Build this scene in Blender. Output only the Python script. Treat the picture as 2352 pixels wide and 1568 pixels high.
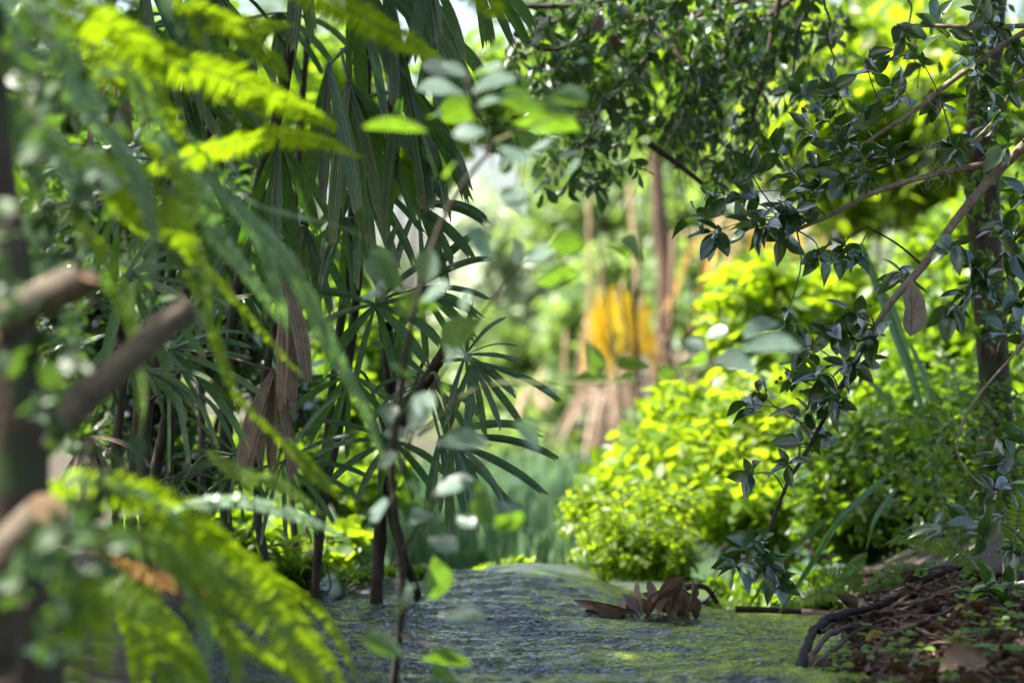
import bpy, math, random
import numpy as np
for o in list(bpy.data.objects): bpy.data.objects.remove(o)
S = bpy.context.scene
RG = np.random.default_rng(11)
random.seed(5)
# ------------------------------------------------------------------ camera, sky, sun, exposure
CAMH = 0.6
cam = bpy.data.objects.new('camera', bpy.data.cameras.new('camera'))
S.collection.objects.link(cam)
cam.location = (0, 0, CAMH); cam.rotation_euler = (math.radians(90), 0, 0)
cam.data.lens = 85; cam.data.sensor_width = 36; cam.data.clip_start = 0.05; cam.data.clip_end = 2000
cam.data.dof.use_dof = True; cam.data.dof.focus_distance = 5.0; cam.data.dof.aperture_fstop = 2.5
S.camera = cam
SUN_EL, SUN_AZ = 58, -97          # degrees; azimuth from +Y towards +X
W = bpy.data.worlds.new('World'); S.world = W; W.use_nodes = True
wn = W.node_tree.nodes; wl = W.node_tree.links
sky = wn.new('ShaderNodeTexSky'); sky.sky_type = 'NISHITA'; sky.sun_disc = False
sky.sun_elevation = math.radians(SUN_EL); sky.sun_rotation = math.radians(SUN_AZ)
sky.air_density = 1.0; sky.dust_density = 4.0
bg = wn['Background']; bg.inputs['Strength'].default_value = 0.105
wl.new(sky.outputs[0], bg.inputs[0])
sd = bpy.data.lights.new('sun', 'SUN'); sd.energy = 5.0; sd.angle = math.radians(0.5); sd.color = (1, 0.95, 0.86)
sun = bpy.data.objects.new('sun', sd); S.collection.objects.link(sun)
sun.location = (-3, 8, 15)
sun.rotation_euler = (math.radians(90 - SUN_EL), 0, math.radians(180 - SUN_AZ))
S.view_settings.view_transform = 'Standard'; S.view_settings.look = 'None'
S.view_settings.exposure = 2.05; S.view_settings.gamma = 1
S.render.engine = 'CYCLES'
c = S.cycles
c.max_bounces = 7; c.diffuse_bounces = 4; c.glossy_bounces = 3; c.transmission_bounces = 4; c.transparent_max_bounces = 4
c.use_denoising = True; c.caustics_reflective = False; c.caustics_refractive = False; c.sample_clamp_indirect = 6
c.use_adaptive_sampling = True; c.adaptive_threshold = 0.02

# ------------------------------------------------------------------ helpers
F = 85 / 36 * 2352; CX, CY = 1176.0, 784.0
def P(u, v, d): return np.array([(u - CX) / F * d, d, CAMH - (v - CY) / F * d])
def nz(a): return a / np.maximum(np.linalg.norm(a, axis=-1, keepdims=True), 1e-9)
UP = np.array([0, 0, 1.0])
_wv = [(RG.normal(size=3), RG.uniform(0, 6.28)) for _ in range(14)]
def noise(p, f=1.0):                      # cheap smooth noise in [-1, 1]
    p = np.asarray(p, float) * f; s = 0
    for i, (w, ph) in enumerate(_wv): s = s + np.sin(p @ (w * (0.6 + 0.25 * i)) + ph) / (1 + 0.35 * i)
    return s / 3.2

class MB:
    def __init__(s): s.V = []; s.Q = []; s.U = []; s.M = []; s.n = 0
    def add(s, V, Q, U=None, m=0):
        V = np.asarray(V, float).reshape(-1, 3); Q = np.asarray(Q, int).reshape(-1, 4)
        U = np.zeros((len(V), 2)) if U is None else np.asarray(U, float).reshape(-1, 2)
        s.V.append(V); s.Q.append(Q + s.n); s.U.append(U); s.M.append(np.full(len(Q), m)); s.n += len(V)
    def build(s, name, mats, parent=None, origin=None, smooth=True):
        V = np.concatenate(s.V); Q = np.concatenate(s.Q); U = np.concatenate(s.U); M = np.concatenate(s.M)
        off = np.zeros(3) if parent is None else np.array(parent.matrix_world.translation)
        if parent is None and origin is not None: off = np.array(origin, float)
        me = bpy.data.meshes.new(name)
        me.vertices.add(len(V)); me.vertices.foreach_set('co', (V - off).ravel().astype(np.float32))
        me.loops.add(len(Q) * 4); me.loops.foreach_set('vertex_index', Q.ravel().astype(np.int32))
        me.polygons.add(len(Q)); me.polygons.foreach_set('loop_start', (np.arange(len(Q)) * 4).astype(np.int32))
        me.update(calc_edges=True)
        uv = me.uv_layers.new(name='UVMap'); uv.data.foreach_set('uv', U[Q.ravel()].ravel().astype(np.float32))
        if smooth: me.polygons.foreach_set('use_smooth', np.ones(len(Q), bool))
        if not isinstance(mats, (list, tuple)): mats = [mats]
        for m in mats: me.materials.append(m)
        me.polygons.foreach_set('material_index', M.astype(np.int32))
        me.validate(); me.update()
        o = bpy.data.objects.new(name, me); S.collection.objects.link(o)
        if parent is not None: o.parent = parent
        elif origin is not None: o.location = off
        return o
ALL = []
def tag(o, label=None, cat=None, group=None, kind=None):
    if label: o['label'] = label
    if cat: o['category'] = cat
    if group: o['group'] = group
    if kind: o['kind'] = kind
    return o
def thing(name, loc, label, cat, group=None):
    o = bpy.data.objects.new(name, None); S.collection.objects.link(o)
    o.location = loc; o.empty_display_size = 0.05
    bpy.context.view_layer.update()
    o.matrix_world.translation = loc
    return tag(o, label, cat, group)

def curve(pts, n=12):                     # Catmull-Rom through pts
    p = np.asarray(pts, float)
    if len(p) == 2: return p[0] + (p[1] - p[0]) * np.linspace(0, 1, n)[:, None]
    q = np.vstack([2 * p[0] - p[1], p, 2 * p[-1] - p[-2]])
    out = []
    t = np.linspace(0, len(p) - 1, n); k = np.minimum(t.astype(int), len(p) - 2); f = (t - k)[:, None]
    a, b, c_, d = q[k], q[k + 1], q[k + 2], q[k + 3]
    return 0.5 * (2 * b + (c_ - a) * f + (2 * a - 5 * b + 4 * c_ - d) * f ** 2 + (3 * b - a - 3 * c_ + d) * f ** 3)
def tube(mb, pts, r, n=7, m=0, rough=0.0, cap=None):
    p = np.asarray(pts, float); k = len(p)
    r = np.interp(np.linspace(0, 1, k), np.linspace(0, 1, len(r)), r) if np.ndim(r) else np.full(k, r)
    t = nz(np.gradient(p, axis=0))
    ref = np.array([0.31, -0.9, 0.3]) if abs(nz(t.mean(0)) @ nz(np.array([0.31, -0.9, 0.3]))) < 0.9 else np.array([1.0, 0, 0.2])
    e1 = nz(ref - (t @ ref)[:, None] * t); e2 = np.cross(t, e1)
    a = np.linspace(0, 2 * np.pi, n, endpoint=False)
    ring = np.cos(a)[None, :, None] * e1[:, None] + np.sin(a)[None, :, None] * e2[:, None]
    rr = r[:, None] * np.ones(n)
    if rough:
        rr = rr * (1 + rough * noise(p[:, None] + ring * 0.05, 9 / max(r.mean(), .004) * 0.01 + 8))
    V = p[:, None] + ring * rr[..., None]
    i, j = np.meshgrid(np.arange(k - 1), np.arange(n), indexing='ij'); j2 = (j + 1) % n
    Q = np.stack([i * n + j, i * n + j2, (i + 1) * n + j2, (i + 1) * n + j], -1).reshape(-1, 4)
    L = np.concatenate([[0], np.cumsum(np.linalg.norm(np.diff(p, axis=0), axis=1))])
    U = np.stack(np.broadcast_arrays((np.arange(n) / n)[None], L[:, None]), -1)
    mb.add(V, Q, U, m)
    if cap is not None:
        for e, s in ((0, -1), (k - 1, 1)):
            c0 = p[e] + t[e] * s * r[e] * 0.08
            mid = c0 + (V[e] - p[e]) * 0.5
            VV = np.vstack([V[e] + t[e] * s * 0.0004, mid, c0[None]])
            qq = []
            for q in range(n):
                q2 = (q + 1) % n
                qq.append([q, q2, n + q2, n + q])
            for q in range(0, n - 1, 2): qq.append([n + q, n + (q + 1) % n, n + (q + 2) % n, 2 * n])
            if n % 2: qq.append([n + n - 1, n, 2 * n, 2 * n]) if False else None
            uu = np.vstack([np.stack([np.cos(a), np.sin(a)], 1), .5 * np.stack([np.cos(a), np.sin(a)], 1), [[0, 0]]])
            mb.add(VV, qq, uu, cap)
def sticks(mb, A, B, r, m=0, sag=0.0, seg=3):   # many thin tapered twigs at once, 3-sided
    A = np.asarray(A); B = np.asarray(B); T = len(A)
    if T == 0: return
    ax = nz(B - A); e1 = nz(np.cross(ax, nz(np.array([0.3, -0.8, 0.41])))); e2 = np.cross(ax, e1)
    r = np.broadcast_to(r, (T,))
    s = np.linspace(0, 1, seg + 1)
    a = np.array([0, 2.094, 4.189])
    ctr = A[:, None] + (B - A)[:, None] * s[None, :, None]
    ctr = ctr + (sag * 4 * s * (1 - s))[None, :, None] * np.linalg.norm(B - A, axis=1)[:, None, None] * UP
    ring = np.cos(a)[None, :, None] * e1[:, None] + np.sin(a)[None, :, None] * e2[:, None]
    V = ctr[:, :, None] + ring[:, None] * (r[:, None] * (1 - 0.55 * s[None]))[:, :, None, None]
    base = np.arange(T)[:, None, None] * (seg + 1) * 3
    i, j = np.meshgrid(np.arange(seg), np.arange(3), indexing='ij'); j2 = (j + 1) % 3
    q = np.stack([i * 3 + j, i * 3 + j2, (i + 1) * 3 + j2, (i + 1) * 3 + j], -1).reshape(1, -1, 4)
    mb.add(V, (q + base).reshape(-1, 4), None, m)

# ---- leaf templates: (rows x 3 verts), x across in [-1,1]/2, y along 0..1, z up
def template(profile, rows=5, fold=0.25, curl=0.2, twist=0.0, wave=0.0):
    s = np.linspace(0, 1, rows + 1)
    if profile == 'ovate': w = np.sin(np.pi * s ** 0.8) ** 0.85
    elif profile == 'obovate': w = np.sin(np.pi * s ** 1.45) ** 0.7
    elif profile == 'lance': w = np.sin(np.pi * s ** 0.75) ** 1.1
    elif profile == 'round': w = np.sin(np.pi * s ** 0.9) ** 0.5
    elif profile == 'pinna': w = np.minimum(1, 6 * s + .35) * (1 - s ** 3.0)
    w = np.maximum(w, 0.03)
    x = np.stack([-0.5 * w, 0 * w, 0.5 * w], 1)
    y = np.stack([s, s, s], 1)
    z = np.stack([fold * w * .5, 0 * w, fold * w * .5], 1) - curl * (s ** 2)[:, None] + (wave * np.sin(s * 9)[:, None] * np.array([[1, 0, -1]]) * w[:, None])
    a = twist * (s - .3)[:, None]
    x, z = x * np.cos(a) - z * np.sin(a) * 0.5, z * np.cos(a) + x * np.sin(a)
    V = np.stack([x, y, z], -1).reshape(-1, 3)
    i, j = np.meshgrid(np.arange(rows), np.arange(2), indexing='ij')
    Q = np.stack([i * 3 + j, i * 3 + j + 1, (i + 1) * 3 + j + 1, (i + 1) * 3 + j], -1).reshape(-1, 4)
    U = np.stack([np.broadcast_to([[0, .5, 1]], (rows + 1, 3)), y], -1).reshape(-1, 2)
    return V, Q, U
def variants(profile, rows=5, k=6, fold=(0.05, 0.5), curl=(-0.1, 0.35), twist=0.6, wave=0.03):
    return [template(profile, rows, RG.uniform(*fold), RG.uniform(*curl), RG.uniform(-twist, twist), RG.uniform(-wave, wave)) for _ in range(k)]
OVATE = variants('ovate'); OBOV = variants('obovate'); LANCE = variants('lance'); ROUND = variants('round', 4)
OVATE_S = variants('ovate', 3, twist=.3, wave=0); OBOV_S = variants('obovate', 3, twist=.3, wave=0)
OVATE_H = variants('ovate', 8, 8, fold=(.1, .55), wave=.06); OBOV_H = variants('obovate', 8, 8, fold=(.1, .5), wave=.05)
PINNA = [template('pinna', 3, 0.1, cu, 0) for cu in (0.02, 0.12, .2)]
FLAT = [template('obovate', 7, fo, cu, tw, .02) for fo, cu, tw in ((.2, .12, .2), (.15, .2, -.2), (.3, .08, .1))]
DRY = variants('ovate', 8, 8, fold=(.3, 1.1), curl=(-.5, .5), twist=1.6, wave=.14)
def leaves(mb, base, d, n, L, Wd, tpl, m=0):
    base = np.asarray(base).reshape(-1, 3); N = len(base)
    if N == 0: return
    d = nz(np.broadcast_to(d, (N, 3))); n = np.broadcast_to(n, (N, 3)); n = nz(n - (n * d).sum(1, keepdims=True) * d)
    b = np.cross(d, n); L = np.broadcast_to(L, (N,)); Wd = np.broadcast_to(Wd, (N,))
    pick = RG.integers(0, len(tpl), N)
    for k, (V, Q, U) in enumerate(tpl):
        I = np.where(pick == k)[0]
        if len(I) == 0: continue
        X = base[I, None] + (V[None, :, 1:2] * L[I, None, None]) * d[I, None] + (V[None, :, 0:1] * Wd[I, None, None]) * b[I, None] + (V[None, :, 2:3] * L[I, None, None] * 0.8) * n[I, None]
        QQ = Q[None] + (np.arange(len(I)) * len(V))[:, None, None]
        mb.add(X, QQ, np.broadcast_to(U[None], (len(I),) + U.shape), m)
def sprigs(ml, ms, A, B, K, L, Wr, tpl, m=0, r=0.0015, spread=0.9, along=0.55, droop=0.25, nup=1.0, nrand=0.6, sag=0.0, lvar=.35, nbias=(0, 0, 0), petiole=0.0):
    A = np.asarray(A); B = np.asarray(B); T = len(A)
    if T == 0: return
    if ms is not None: sticks(ms, A, B, r, 0, sag)
    ax = nz(B - A); ln = np.linalg.norm(B - A, axis=1)
    e1 = nz(np.cross(ax, nz(RG.normal(size=(T, 3))))); e2 = np.cross(ax, e1)
    s = (np.arange(K) + 0.9 + RG.uniform(-.3, .3, (T, K))) / (K + 0.3)
    s = np.clip(s, 0.05, 1)
    pos = A[:, None] + (B - A)[:, None] * s[..., None] + (sag * 4 * s * (1 - s) * ln[:, None])[..., None] * UP
    ph = RG.uniform(0, 6.28, (T, 1)) + np.arange(K)[None] * 2.4 + RG.uniform(-.5, .5, (T, K))
    pr = np.cos(ph)[..., None] * e1[:, None] + np.sin(ph)[..., None] * e2[:, None]
    d = nz(ax[:, None] * along + pr * spread - UP * droop + RG.normal(size=(T, K, 3)) * .18)
    n = UP * nup + RG.normal(size=(T, K, 3)) * nrand + np.array(nbias)
    LL = L * (1 + RG.uniform(-lvar, lvar, (T, K)))
    if petiole:
        p2 = pos + d * (petiole * LL)[..., None]
        if ms is not None: sticks(ms, pos.reshape(-1, 3), p2.reshape(-1, 3), r * .5, 0, 0, 1)
        pos = p2
    leaves(ml, pos.reshape(-1, 3), d.reshape(-1, 3), n.reshape(-1, 3), LL.ravel(), LL.ravel() * Wr * RG.uniform(.8, 1.15, T * K), tpl, m)

# ------------------------------------------------------------------ materials
def newmat(name):
    m = bpy.data.materials.new(name); m.use_nodes = True
    nt = m.node_tree; nt.nodes.clear()
    out = nt.nodes.new('ShaderNodeOutputMaterial')
    return m, nt, out
def N(nt, t, **kw):
    n = nt.nodes.new(t)
    for k, v in kw.items():
        if hasattr(n, k) and k not in n.inputs: setattr(n, k, v)
        else: n.inputs[k].default_value = v
    return n
def ramp(nt, fac, stops):
    r = nt.nodes.new('ShaderNodeValToRGB'); el = r.color_ramp.elements
    while len(el) < len(stops): el.new(0.5)
    for e, (p, col) in zip(el, stops): e.position = p; e.color = (*col, 1)
    nt.links.new(fac, r.inputs[0]); return r.outputs[0]
def leafmat(name, cols, trans, tf=0.45, rough=0.35, spec=0.5, vein=0.25, veincol=(0.2, 0.28, 0.08), ribs=0, bump=0.3, tipcol=None, coat=0.0):
    m, nt, out = newmat(name); L = nt.links
    geo = N(nt, 'ShaderNodeNewGeometry'); tc = N(nt, 'ShaderNodeTexCoord')
    k = len(cols)
    col = ramp(nt, geo.outputs['Random Per Island'], [((i + .5) / k, cc) for i, cc in enumerate(cols)])
    sx = N(nt, 'ShaderNodeSeparateXYZ'); L.new(tc.outputs['UV'], sx.inputs[0])
    # blotches
    no = N(nt, 'ShaderNodeTexNoise', Scale=55.0, Detail=3.0); L.new(tc.outputs['Object'], no.inputs['Vector'])
    hv = N(nt, 'ShaderNodeHueSaturation'); L.new(col, hv.inputs['Color'])
    mr = N(nt, 'ShaderNodeMapRange'); mr.inputs['From Min'].default_value = .3; mr.inputs['From Max'].default_value = .7
    mr.inputs['To Min'].default_value = .75; mr.inputs['To Max'].default_value = 1.25
    L.new(no.outputs[0], mr.inputs[0]); L.new(mr.outputs[0], hv.inputs['Value']); col = hv.outputs[0]
    # midrib / pleats
    if ribs:
        w = N(nt, 'ShaderNodeMath', operation='MULTIPLY'); w.inputs[1].default_value = ribs * 6.2832; L.new(sx.outputs[0], w.inputs[0])
        w2 = N(nt, 'ShaderNodeMath', operation='COSINE'); L.new(w.outputs[0], w2.inputs[0])
        f = N(nt, 'ShaderNodeMapRange'); f.inputs['From Min'].default_value = 0.2; f.inputs['From Max'].default_value = 1; L.new(w2.outputs[0], f.inputs[0])
    else:
        a = N(nt, 'ShaderNodeMath', operation='SUBTRACT'); a.inputs[1].default_value = .5; L.new(sx.outputs[0], a.inputs[0])
        b = N(nt, 'ShaderNodeMath', operation='ABSOLUTE'); L.new(a.outputs[0], b.inputs[0])
        f = N(nt, 'ShaderNodeMapRange'); f.inputs['From Min'].default_value = 0.07; f.inputs['From Max'].default_value = 0.02; L.new(b.outputs[0], f.inputs[0])
    fm = N(nt, 'ShaderNodeMath', operation='MULTIPLY'); fm.inputs[1].default_value = vein; L.new(f.outputs[0], fm.inputs[0])
    mx = N(nt, 'ShaderNodeMixRGB'); L.new(fm.outputs[0], mx.inputs[0]); L.new(col, mx.inputs[1]); mx.inputs[2].default_value = (*veincol, 1)
    col = mx.outputs[0]
    if tipcol:
        t = N(nt, 'ShaderNodeMath', operation='ADD'); L.new(sx.outputs[1], t.inputs[0])
        nm = N(nt, 'ShaderNodeMath', operation='MULTIPLY'); nm.inputs[1].default_value = .12; L.new(no.outputs[0], nm.inputs[0]); L.new(nm.outputs[0], t.inputs[1])
        tr = N(nt, 'ShaderNodeMapRange'); tr.inputs['From Min'].default_value = 0.98; tr.inputs['From Max'].default_value = 1.06; L.new(t.outputs[0], tr.inputs[0])
        m2 = N(nt, 'ShaderNodeMixRGB'); L.new(tr.outputs[0], m2.inputs[0]); L.new(col, m2.inputs[1]); m2.inputs[2].default_value = (*tipcol, 1); col = m2.outputs[0]
    p = N(nt, 'ShaderNodeBsdfPrincipled', Roughness=rough); p.inputs['Specular IOR Level'].default_value = spec
    L.new(col, p.inputs['Base Color']); p.inputs['Coat Weight'].default_value = coat; p.inputs['Coat Roughness'].default_value = .16
    bn = N(nt, 'ShaderNodeTexNoise', Scale=130.0, Detail=2.0); L.new(tc.outputs['Object'], bn.inputs['Vector'])
    hgt = bn.outputs[0]
    if ribs:
        ad = N(nt, 'ShaderNodeMath', operation='MULTIPLY_ADD'); ad.inputs[1].default_value = .9; L.new(w2.outputs[0], ad.inputs[0]); L.new(bn.outputs[0], ad.inputs[2]); hgt = ad.outputs[0]
    bp = N(nt, 'ShaderNodeBump', Strength=bump, Distance=0.002); L.new(hgt, bp.inputs['Height']); L.new(bp.outputs[0], p.inputs['Normal'])
    tr = N(nt, 'ShaderNodeBsdfTranslucent'); 
    th = N(nt, 'ShaderNodeHueSaturation'); th.inputs['Color'].default_value = (*trans, 1); L.new(mr.outputs[0], th.inputs['Value']); L.new(th.outputs[0], tr.inputs['Color'])
    ms = N(nt, 'ShaderNodeMixShader', Fac=tf); L.new(p.outputs[0], ms.inputs[1]); L.new(tr.outputs[0], ms.inputs[2]); L.new(ms.outputs[0], out.inputs[0])
    return m
def barkmat(name, c1, c2, scale=30, rough=0.8, stretch=(1, 1, .25), bump=.6, spec=.3, moss=None):
    m, nt, out = newmat(name); L = nt.links
    tc = N(nt, 'ShaderNodeTexCoord'); mp = N(nt, 'ShaderNodeMapping'); mp.inputs['Scale'].default_value = stretch
    L.new(tc.outputs['Object'], mp.inputs[0])
    no = N(nt, 'ShaderNodeTexNoise', Scale=float(scale), Detail=6.0, Roughness=.65); L.new(mp.outputs[0], no.inputs['Vector'])
    col = ramp(nt, no.outputs[0], [(.33, c1), (.68, c2)])
    if moss:
        n2 = N(nt, 'ShaderNodeTexNoise', Scale=scale * .3, Detail=4.0); L.new(tc.outputs['Object'], n2.inputs['Vector'])
        r2 = N(nt, 'ShaderNodeMapRange'); r2.inputs['From Min'].default_value = .5; r2.inputs['From Max'].default_value = .62; L.new(n2.outputs[0], r2.inputs[0])
        mx = N(nt, 'ShaderNodeMixRGB'); L.new(r2.outputs[0], mx.inputs[0]); L.new(col, mx.inputs[1]); mx.inputs[2].default_value = (*moss, 1); col = mx.outputs[0]
    p = N(nt, 'ShaderNodeBsdfPrincipled', Roughness=rough); p.inputs['Specular IOR Level'].default_value = spec
    L.new(col, p.inputs['Base Color'])
    bp = N(nt, 'ShaderNodeBump', Strength=bump, Distance=0.006); L.new(no.outputs[0], bp.inputs['Height']); L.new(bp.outputs[0], p.inputs['Normal'])
    L.new(p.outputs[0], out.inputs[0]); return m

M = {}
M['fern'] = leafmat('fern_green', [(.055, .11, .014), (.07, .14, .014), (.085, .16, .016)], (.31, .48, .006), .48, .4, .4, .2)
M['fern_grey'] = leafmat('fern_grey_green', [(.14, .24, .14), (.17, .27, .17)], (.22, .42, .08), .3, .38, .5, .2)  # greyer, paler base colour than the other fronds
M['fern_dead'] = leafmat('fern_withered', [(.22, .10, .03), (.28, .14, .04), (.16, .12, .03)], (.5, .25, .03), .4, .6, .3, .1)
M['rhapis'] = leafmat('palm_blade', [(.016, .042, .016), (.028, .07, .026), (.045, .1, .028), (.022, .055, .026)], (.11, .28, .012), .34, .32, .8, .4, (.06, .13, .07), ribs=5, bump=.35, tipcol=(.16, .12, .06))
M['rhapis_light'] = leafmat('palm_blade_young', [(.035, .09, .03), (.05, .11, .03)], (.12, .3, .02), .35, .36, .6, .3, (.09, .18, .08), ribs=4, bump=.35, tipcol=(.2, .15, .06))
M['palm_dead'] = leafmat('palm_blade_dead', [(.25, .18, .13), (.32, .24, .17), (.18, .125, .09)], (.35, .25, .16), .2, .75, .2, .5, (.09, .06, .045), ribs=4, bump=.5)
M['palm_tan'] = leafmat('palm_blade_tan', [(.58, .45, .32), (.64, .5, .37), (.45, .32, .22)], (.7, .52, .36), .4, .75, .2, .4, (.25, .14, .07), ribs=4, bump=.4)
M['palm_yellow'] = leafmat('palm_blade_yellow', [(.55, .44, .03), (.58, .5, .06), (.52, .36, .02)], (.8, .5, .005), .5, .5, .3, .2, (.5, .3, .03), ribs=4)
M['palm_orange'] = leafmat('palm_blade_orange', [(.5, .33, .13), (.58, .4, .18), (.5, .3, .08)], (.8, .5, .14), .5, .6, .3, .2, (.4, .2, .05), ribs=4)
M['lime'] = leafmat('leaf_lime', [(.085, .16, .013), (.12, .21, .02), (.06, .12, .012), (.14, .22, .03), (.04, .085, .014), (.17, .2, .03)], (.42, .60, .014), .5, .4, .45, .15)
M['lime2'] = leafmat('leaf_fresh', [(.05, .11, .014), (.08, .15, .016), (.1, .17, .016)], (.29, .48, .012), .48, .38, .5, .15)
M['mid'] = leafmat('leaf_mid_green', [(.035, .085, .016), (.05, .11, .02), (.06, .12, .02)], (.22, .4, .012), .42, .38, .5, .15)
M['far'] = leafmat('leaf_far_hazed', [(.10, .17, .06), (.14, .21, .09), (.08, .14, .045), (.2, .27, .15)], (.32, .48, .08), .45, .4, .5, .1)  # paler base colour carries the whitish haze of the far leaves
M['pale'] = leafmat('leaf_overexposed', [(.5, .56, .46), (.58, .62, .54), (.4, .5, .34)], (.5, .6, .35), .4, .4, .6, .1)  # near-white leaf colour stands in for overexposed sunlight in the gap
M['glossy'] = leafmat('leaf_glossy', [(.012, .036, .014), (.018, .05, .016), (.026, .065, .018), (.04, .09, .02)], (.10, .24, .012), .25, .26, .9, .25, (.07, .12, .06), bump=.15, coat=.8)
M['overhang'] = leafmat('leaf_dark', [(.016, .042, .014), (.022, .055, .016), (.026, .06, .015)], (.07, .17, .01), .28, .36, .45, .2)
M['visc'] = leafmat('leaf_sky_sheen', [(.11, .165, .13), (.13, .185, .15)], (.2, .4, .012), .34, .34, .8, .2, (.1, .15, .07))  # sky sheen of the glossy leaves put into the grey base colour
M['ivy'] = leafmat('leaf_creeper', [(.016, .04, .018), (.022, .055, .022), (.035, .08, .02)], (.12, .25, .02), .3, .42, .35, .2)
M['clover'] = leafmat('leaf_clover', [(.07, .15, .025), (.1, .19, .03), (.12, .2, .03)], (.35, .5, .03), .4, .4, .4, .1)
M['grass'] = leafmat('grass_blade', [(.12, .22, .11), (.16, .26, .15), (.10, .18, .10)], (.28, .48, .2), .4, .35, .5, .2, ribs=2)
M['reed'] = leafmat('reed_blade', [(.035, .09, .025), (.05, .12, .03)], (.12, .3, .02), .3, .28, .8, .3, (.08, .16, .06), ribs=2)
M['litter'] = leafmat('leaf_litter', [(.05, .032, .022), (.08, .05, .034), (.13, .08, .05), (.06, .036, .026), (.035, .024, .018), (.12, .09, .065)], (.2, .1, .04), .15, .65, .3, .3, (.06, .035, .02), bump=.5)
M['brownleaf'] = leafmat('leaf_brown', [(.12, .075, .048), (.18, .115, .07), (.08, .05, .034)], (.2, .11, .05), .12, .45, .5, .3, (.07, .035, .02), bump=.4)
M['yellowleaf'] = leafmat('leaf_yellow', [(.45, .28, .04), (.42, .33, .07)], (.6, .35, .04), .3, .5, .4, .2, (.3, .18, .04))
M['greyleaf'] = leafmat('leaf_dry_grey', [(.3, .25, .2), (.33, .27, .22)], (.3, .22, .16), .2, .7, .25, .5, (.12, .09, .07), bump=.6)
M['bark_dark'] = barkmat('bark_dark', (.02, .014, .01), (.07, .05, .038), 40)
M['bark_red'] = barkmat('bark_red', (.05, .03, .022), (.13, .08, .055), 20)
M['bark_trunk'] = barkmat('bark_trunk', (.018, .014, .011), (.10, .075, .055), 45, moss=(.03, .05, .015), stretch=(1, 1, .2))
M['bark_branch'] = barkmat('bark_branch', (.15, .115, .085), (.33, .27, .21), 60, stretch=(1, 1, 1), bump=.35)
M['bark_tan'] = barkmat('bark_tan', (.3, .2, .11), (.5, .36, .22), 25)
M['bark_stub'] = barkmat('bark_stub', (.042, .034, .023), (.15, .118, .08), 40, stretch=(1, 1, 1))
M['bark_left'] = barkmat('bark_left', (.018, .013, .01), (.085, .06, .042), 35, moss=(.03, .055, .015))
M['cut'] = barkmat('cut_wood', (.12, .075, .042), (.27, .17, .095), 50, stretch=(1, 1, 1), bump=.2)
M['twig'] = barkmat('twig', (.025, .02, .014), (.075, .06, .045), 60, stretch=(1, 1, 1))
M['twig_green'] = barkmat('twig_green', (.06, .08, .025), (.13, .15, .05), 60, stretch=(1, 1, 1), rough=.6)
M['root'] = barkmat('root', (.035, .022, .015), (.15, .10, .07), 50, stretch=(1, 1, 1), bump=.5)
M['root_wet'] = barkmat('root_wet', (.008, .007, .006), (.045, .034, .026), 50, rough=.75, spec=.2, stretch=(1, 1, 1))
M['cane'] = barkmat('cane', (.018, .014, .01), (.085, .065, .045), 60, moss=(.03, .05, .02))
M['rock'] = barkmat('wet_rock', (.012, .015, .013), (.06, .07, .06), 16, rough=.35, spec=.6, stretch=(1, 1, 2.5), bump=.9, moss=(.05, .08, .012))
M['wisp'] = barkmat('moss_wisp', (.3, .33, .28), (.5, .52, .45), 30, rough=.8)
M['berry'] = barkmat('berry', (.1, .17, .03), (.16, .24, .05), 60, rough=.4, stretch=(1, 1, 1), bump=.05)

def ground_mat():
    m, nt, out = newmat('soil'); L = nt.links
    tc = N(nt, 'ShaderNodeTexCoord')
    a = N(nt, 'ShaderNodeTexNoise', Scale=28.0, Detail=8.0, Roughness=.7); L.new(tc.outputs['Object'], a.inputs['Vector'])
    b = N(nt, 'ShaderNodeTexNoise', Scale=2.2, Detail=4.0); L.new(tc.outputs['Object'], b.inputs['Vector'])
    c1 = ramp(nt, a.outputs[0], [(.3, (.012, .008, .006)), (.52, (.045, .028, .02)), (.72, (.10, .065, .045))])
    c2 = ramp(nt, a.outputs[0], [(.3, (.015, .03, .006)), (.7, (.06, .10, .02))])
    f = N(nt, 'ShaderNodeMapRange'); f.inputs['From Min'].default_value = .52; f.inputs['From Max'].default_value = .64; L.new(b.outputs[0], f.inputs[0])
    mx = N(nt, 'ShaderNodeMixRGB'); L.new(f.outputs[0], mx.inputs[0]); L.new(c1, mx.inputs[1]); L.new(c2, mx.inputs[2])
    p = N(nt, 'ShaderNodeBsdfPrincipled', Roughness=.8); L.new(mx.outputs[0], p.inputs['Base Color'])
    bp = N(nt, 'ShaderNodeBump', Strength=.5, Distance=.008); L.new(a.outputs[0], bp.inputs['Height']); L.new(bp.outputs[0], p.inputs['Normal'])
    L.new(p.outputs[0], out.inputs[0]); return m
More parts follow.
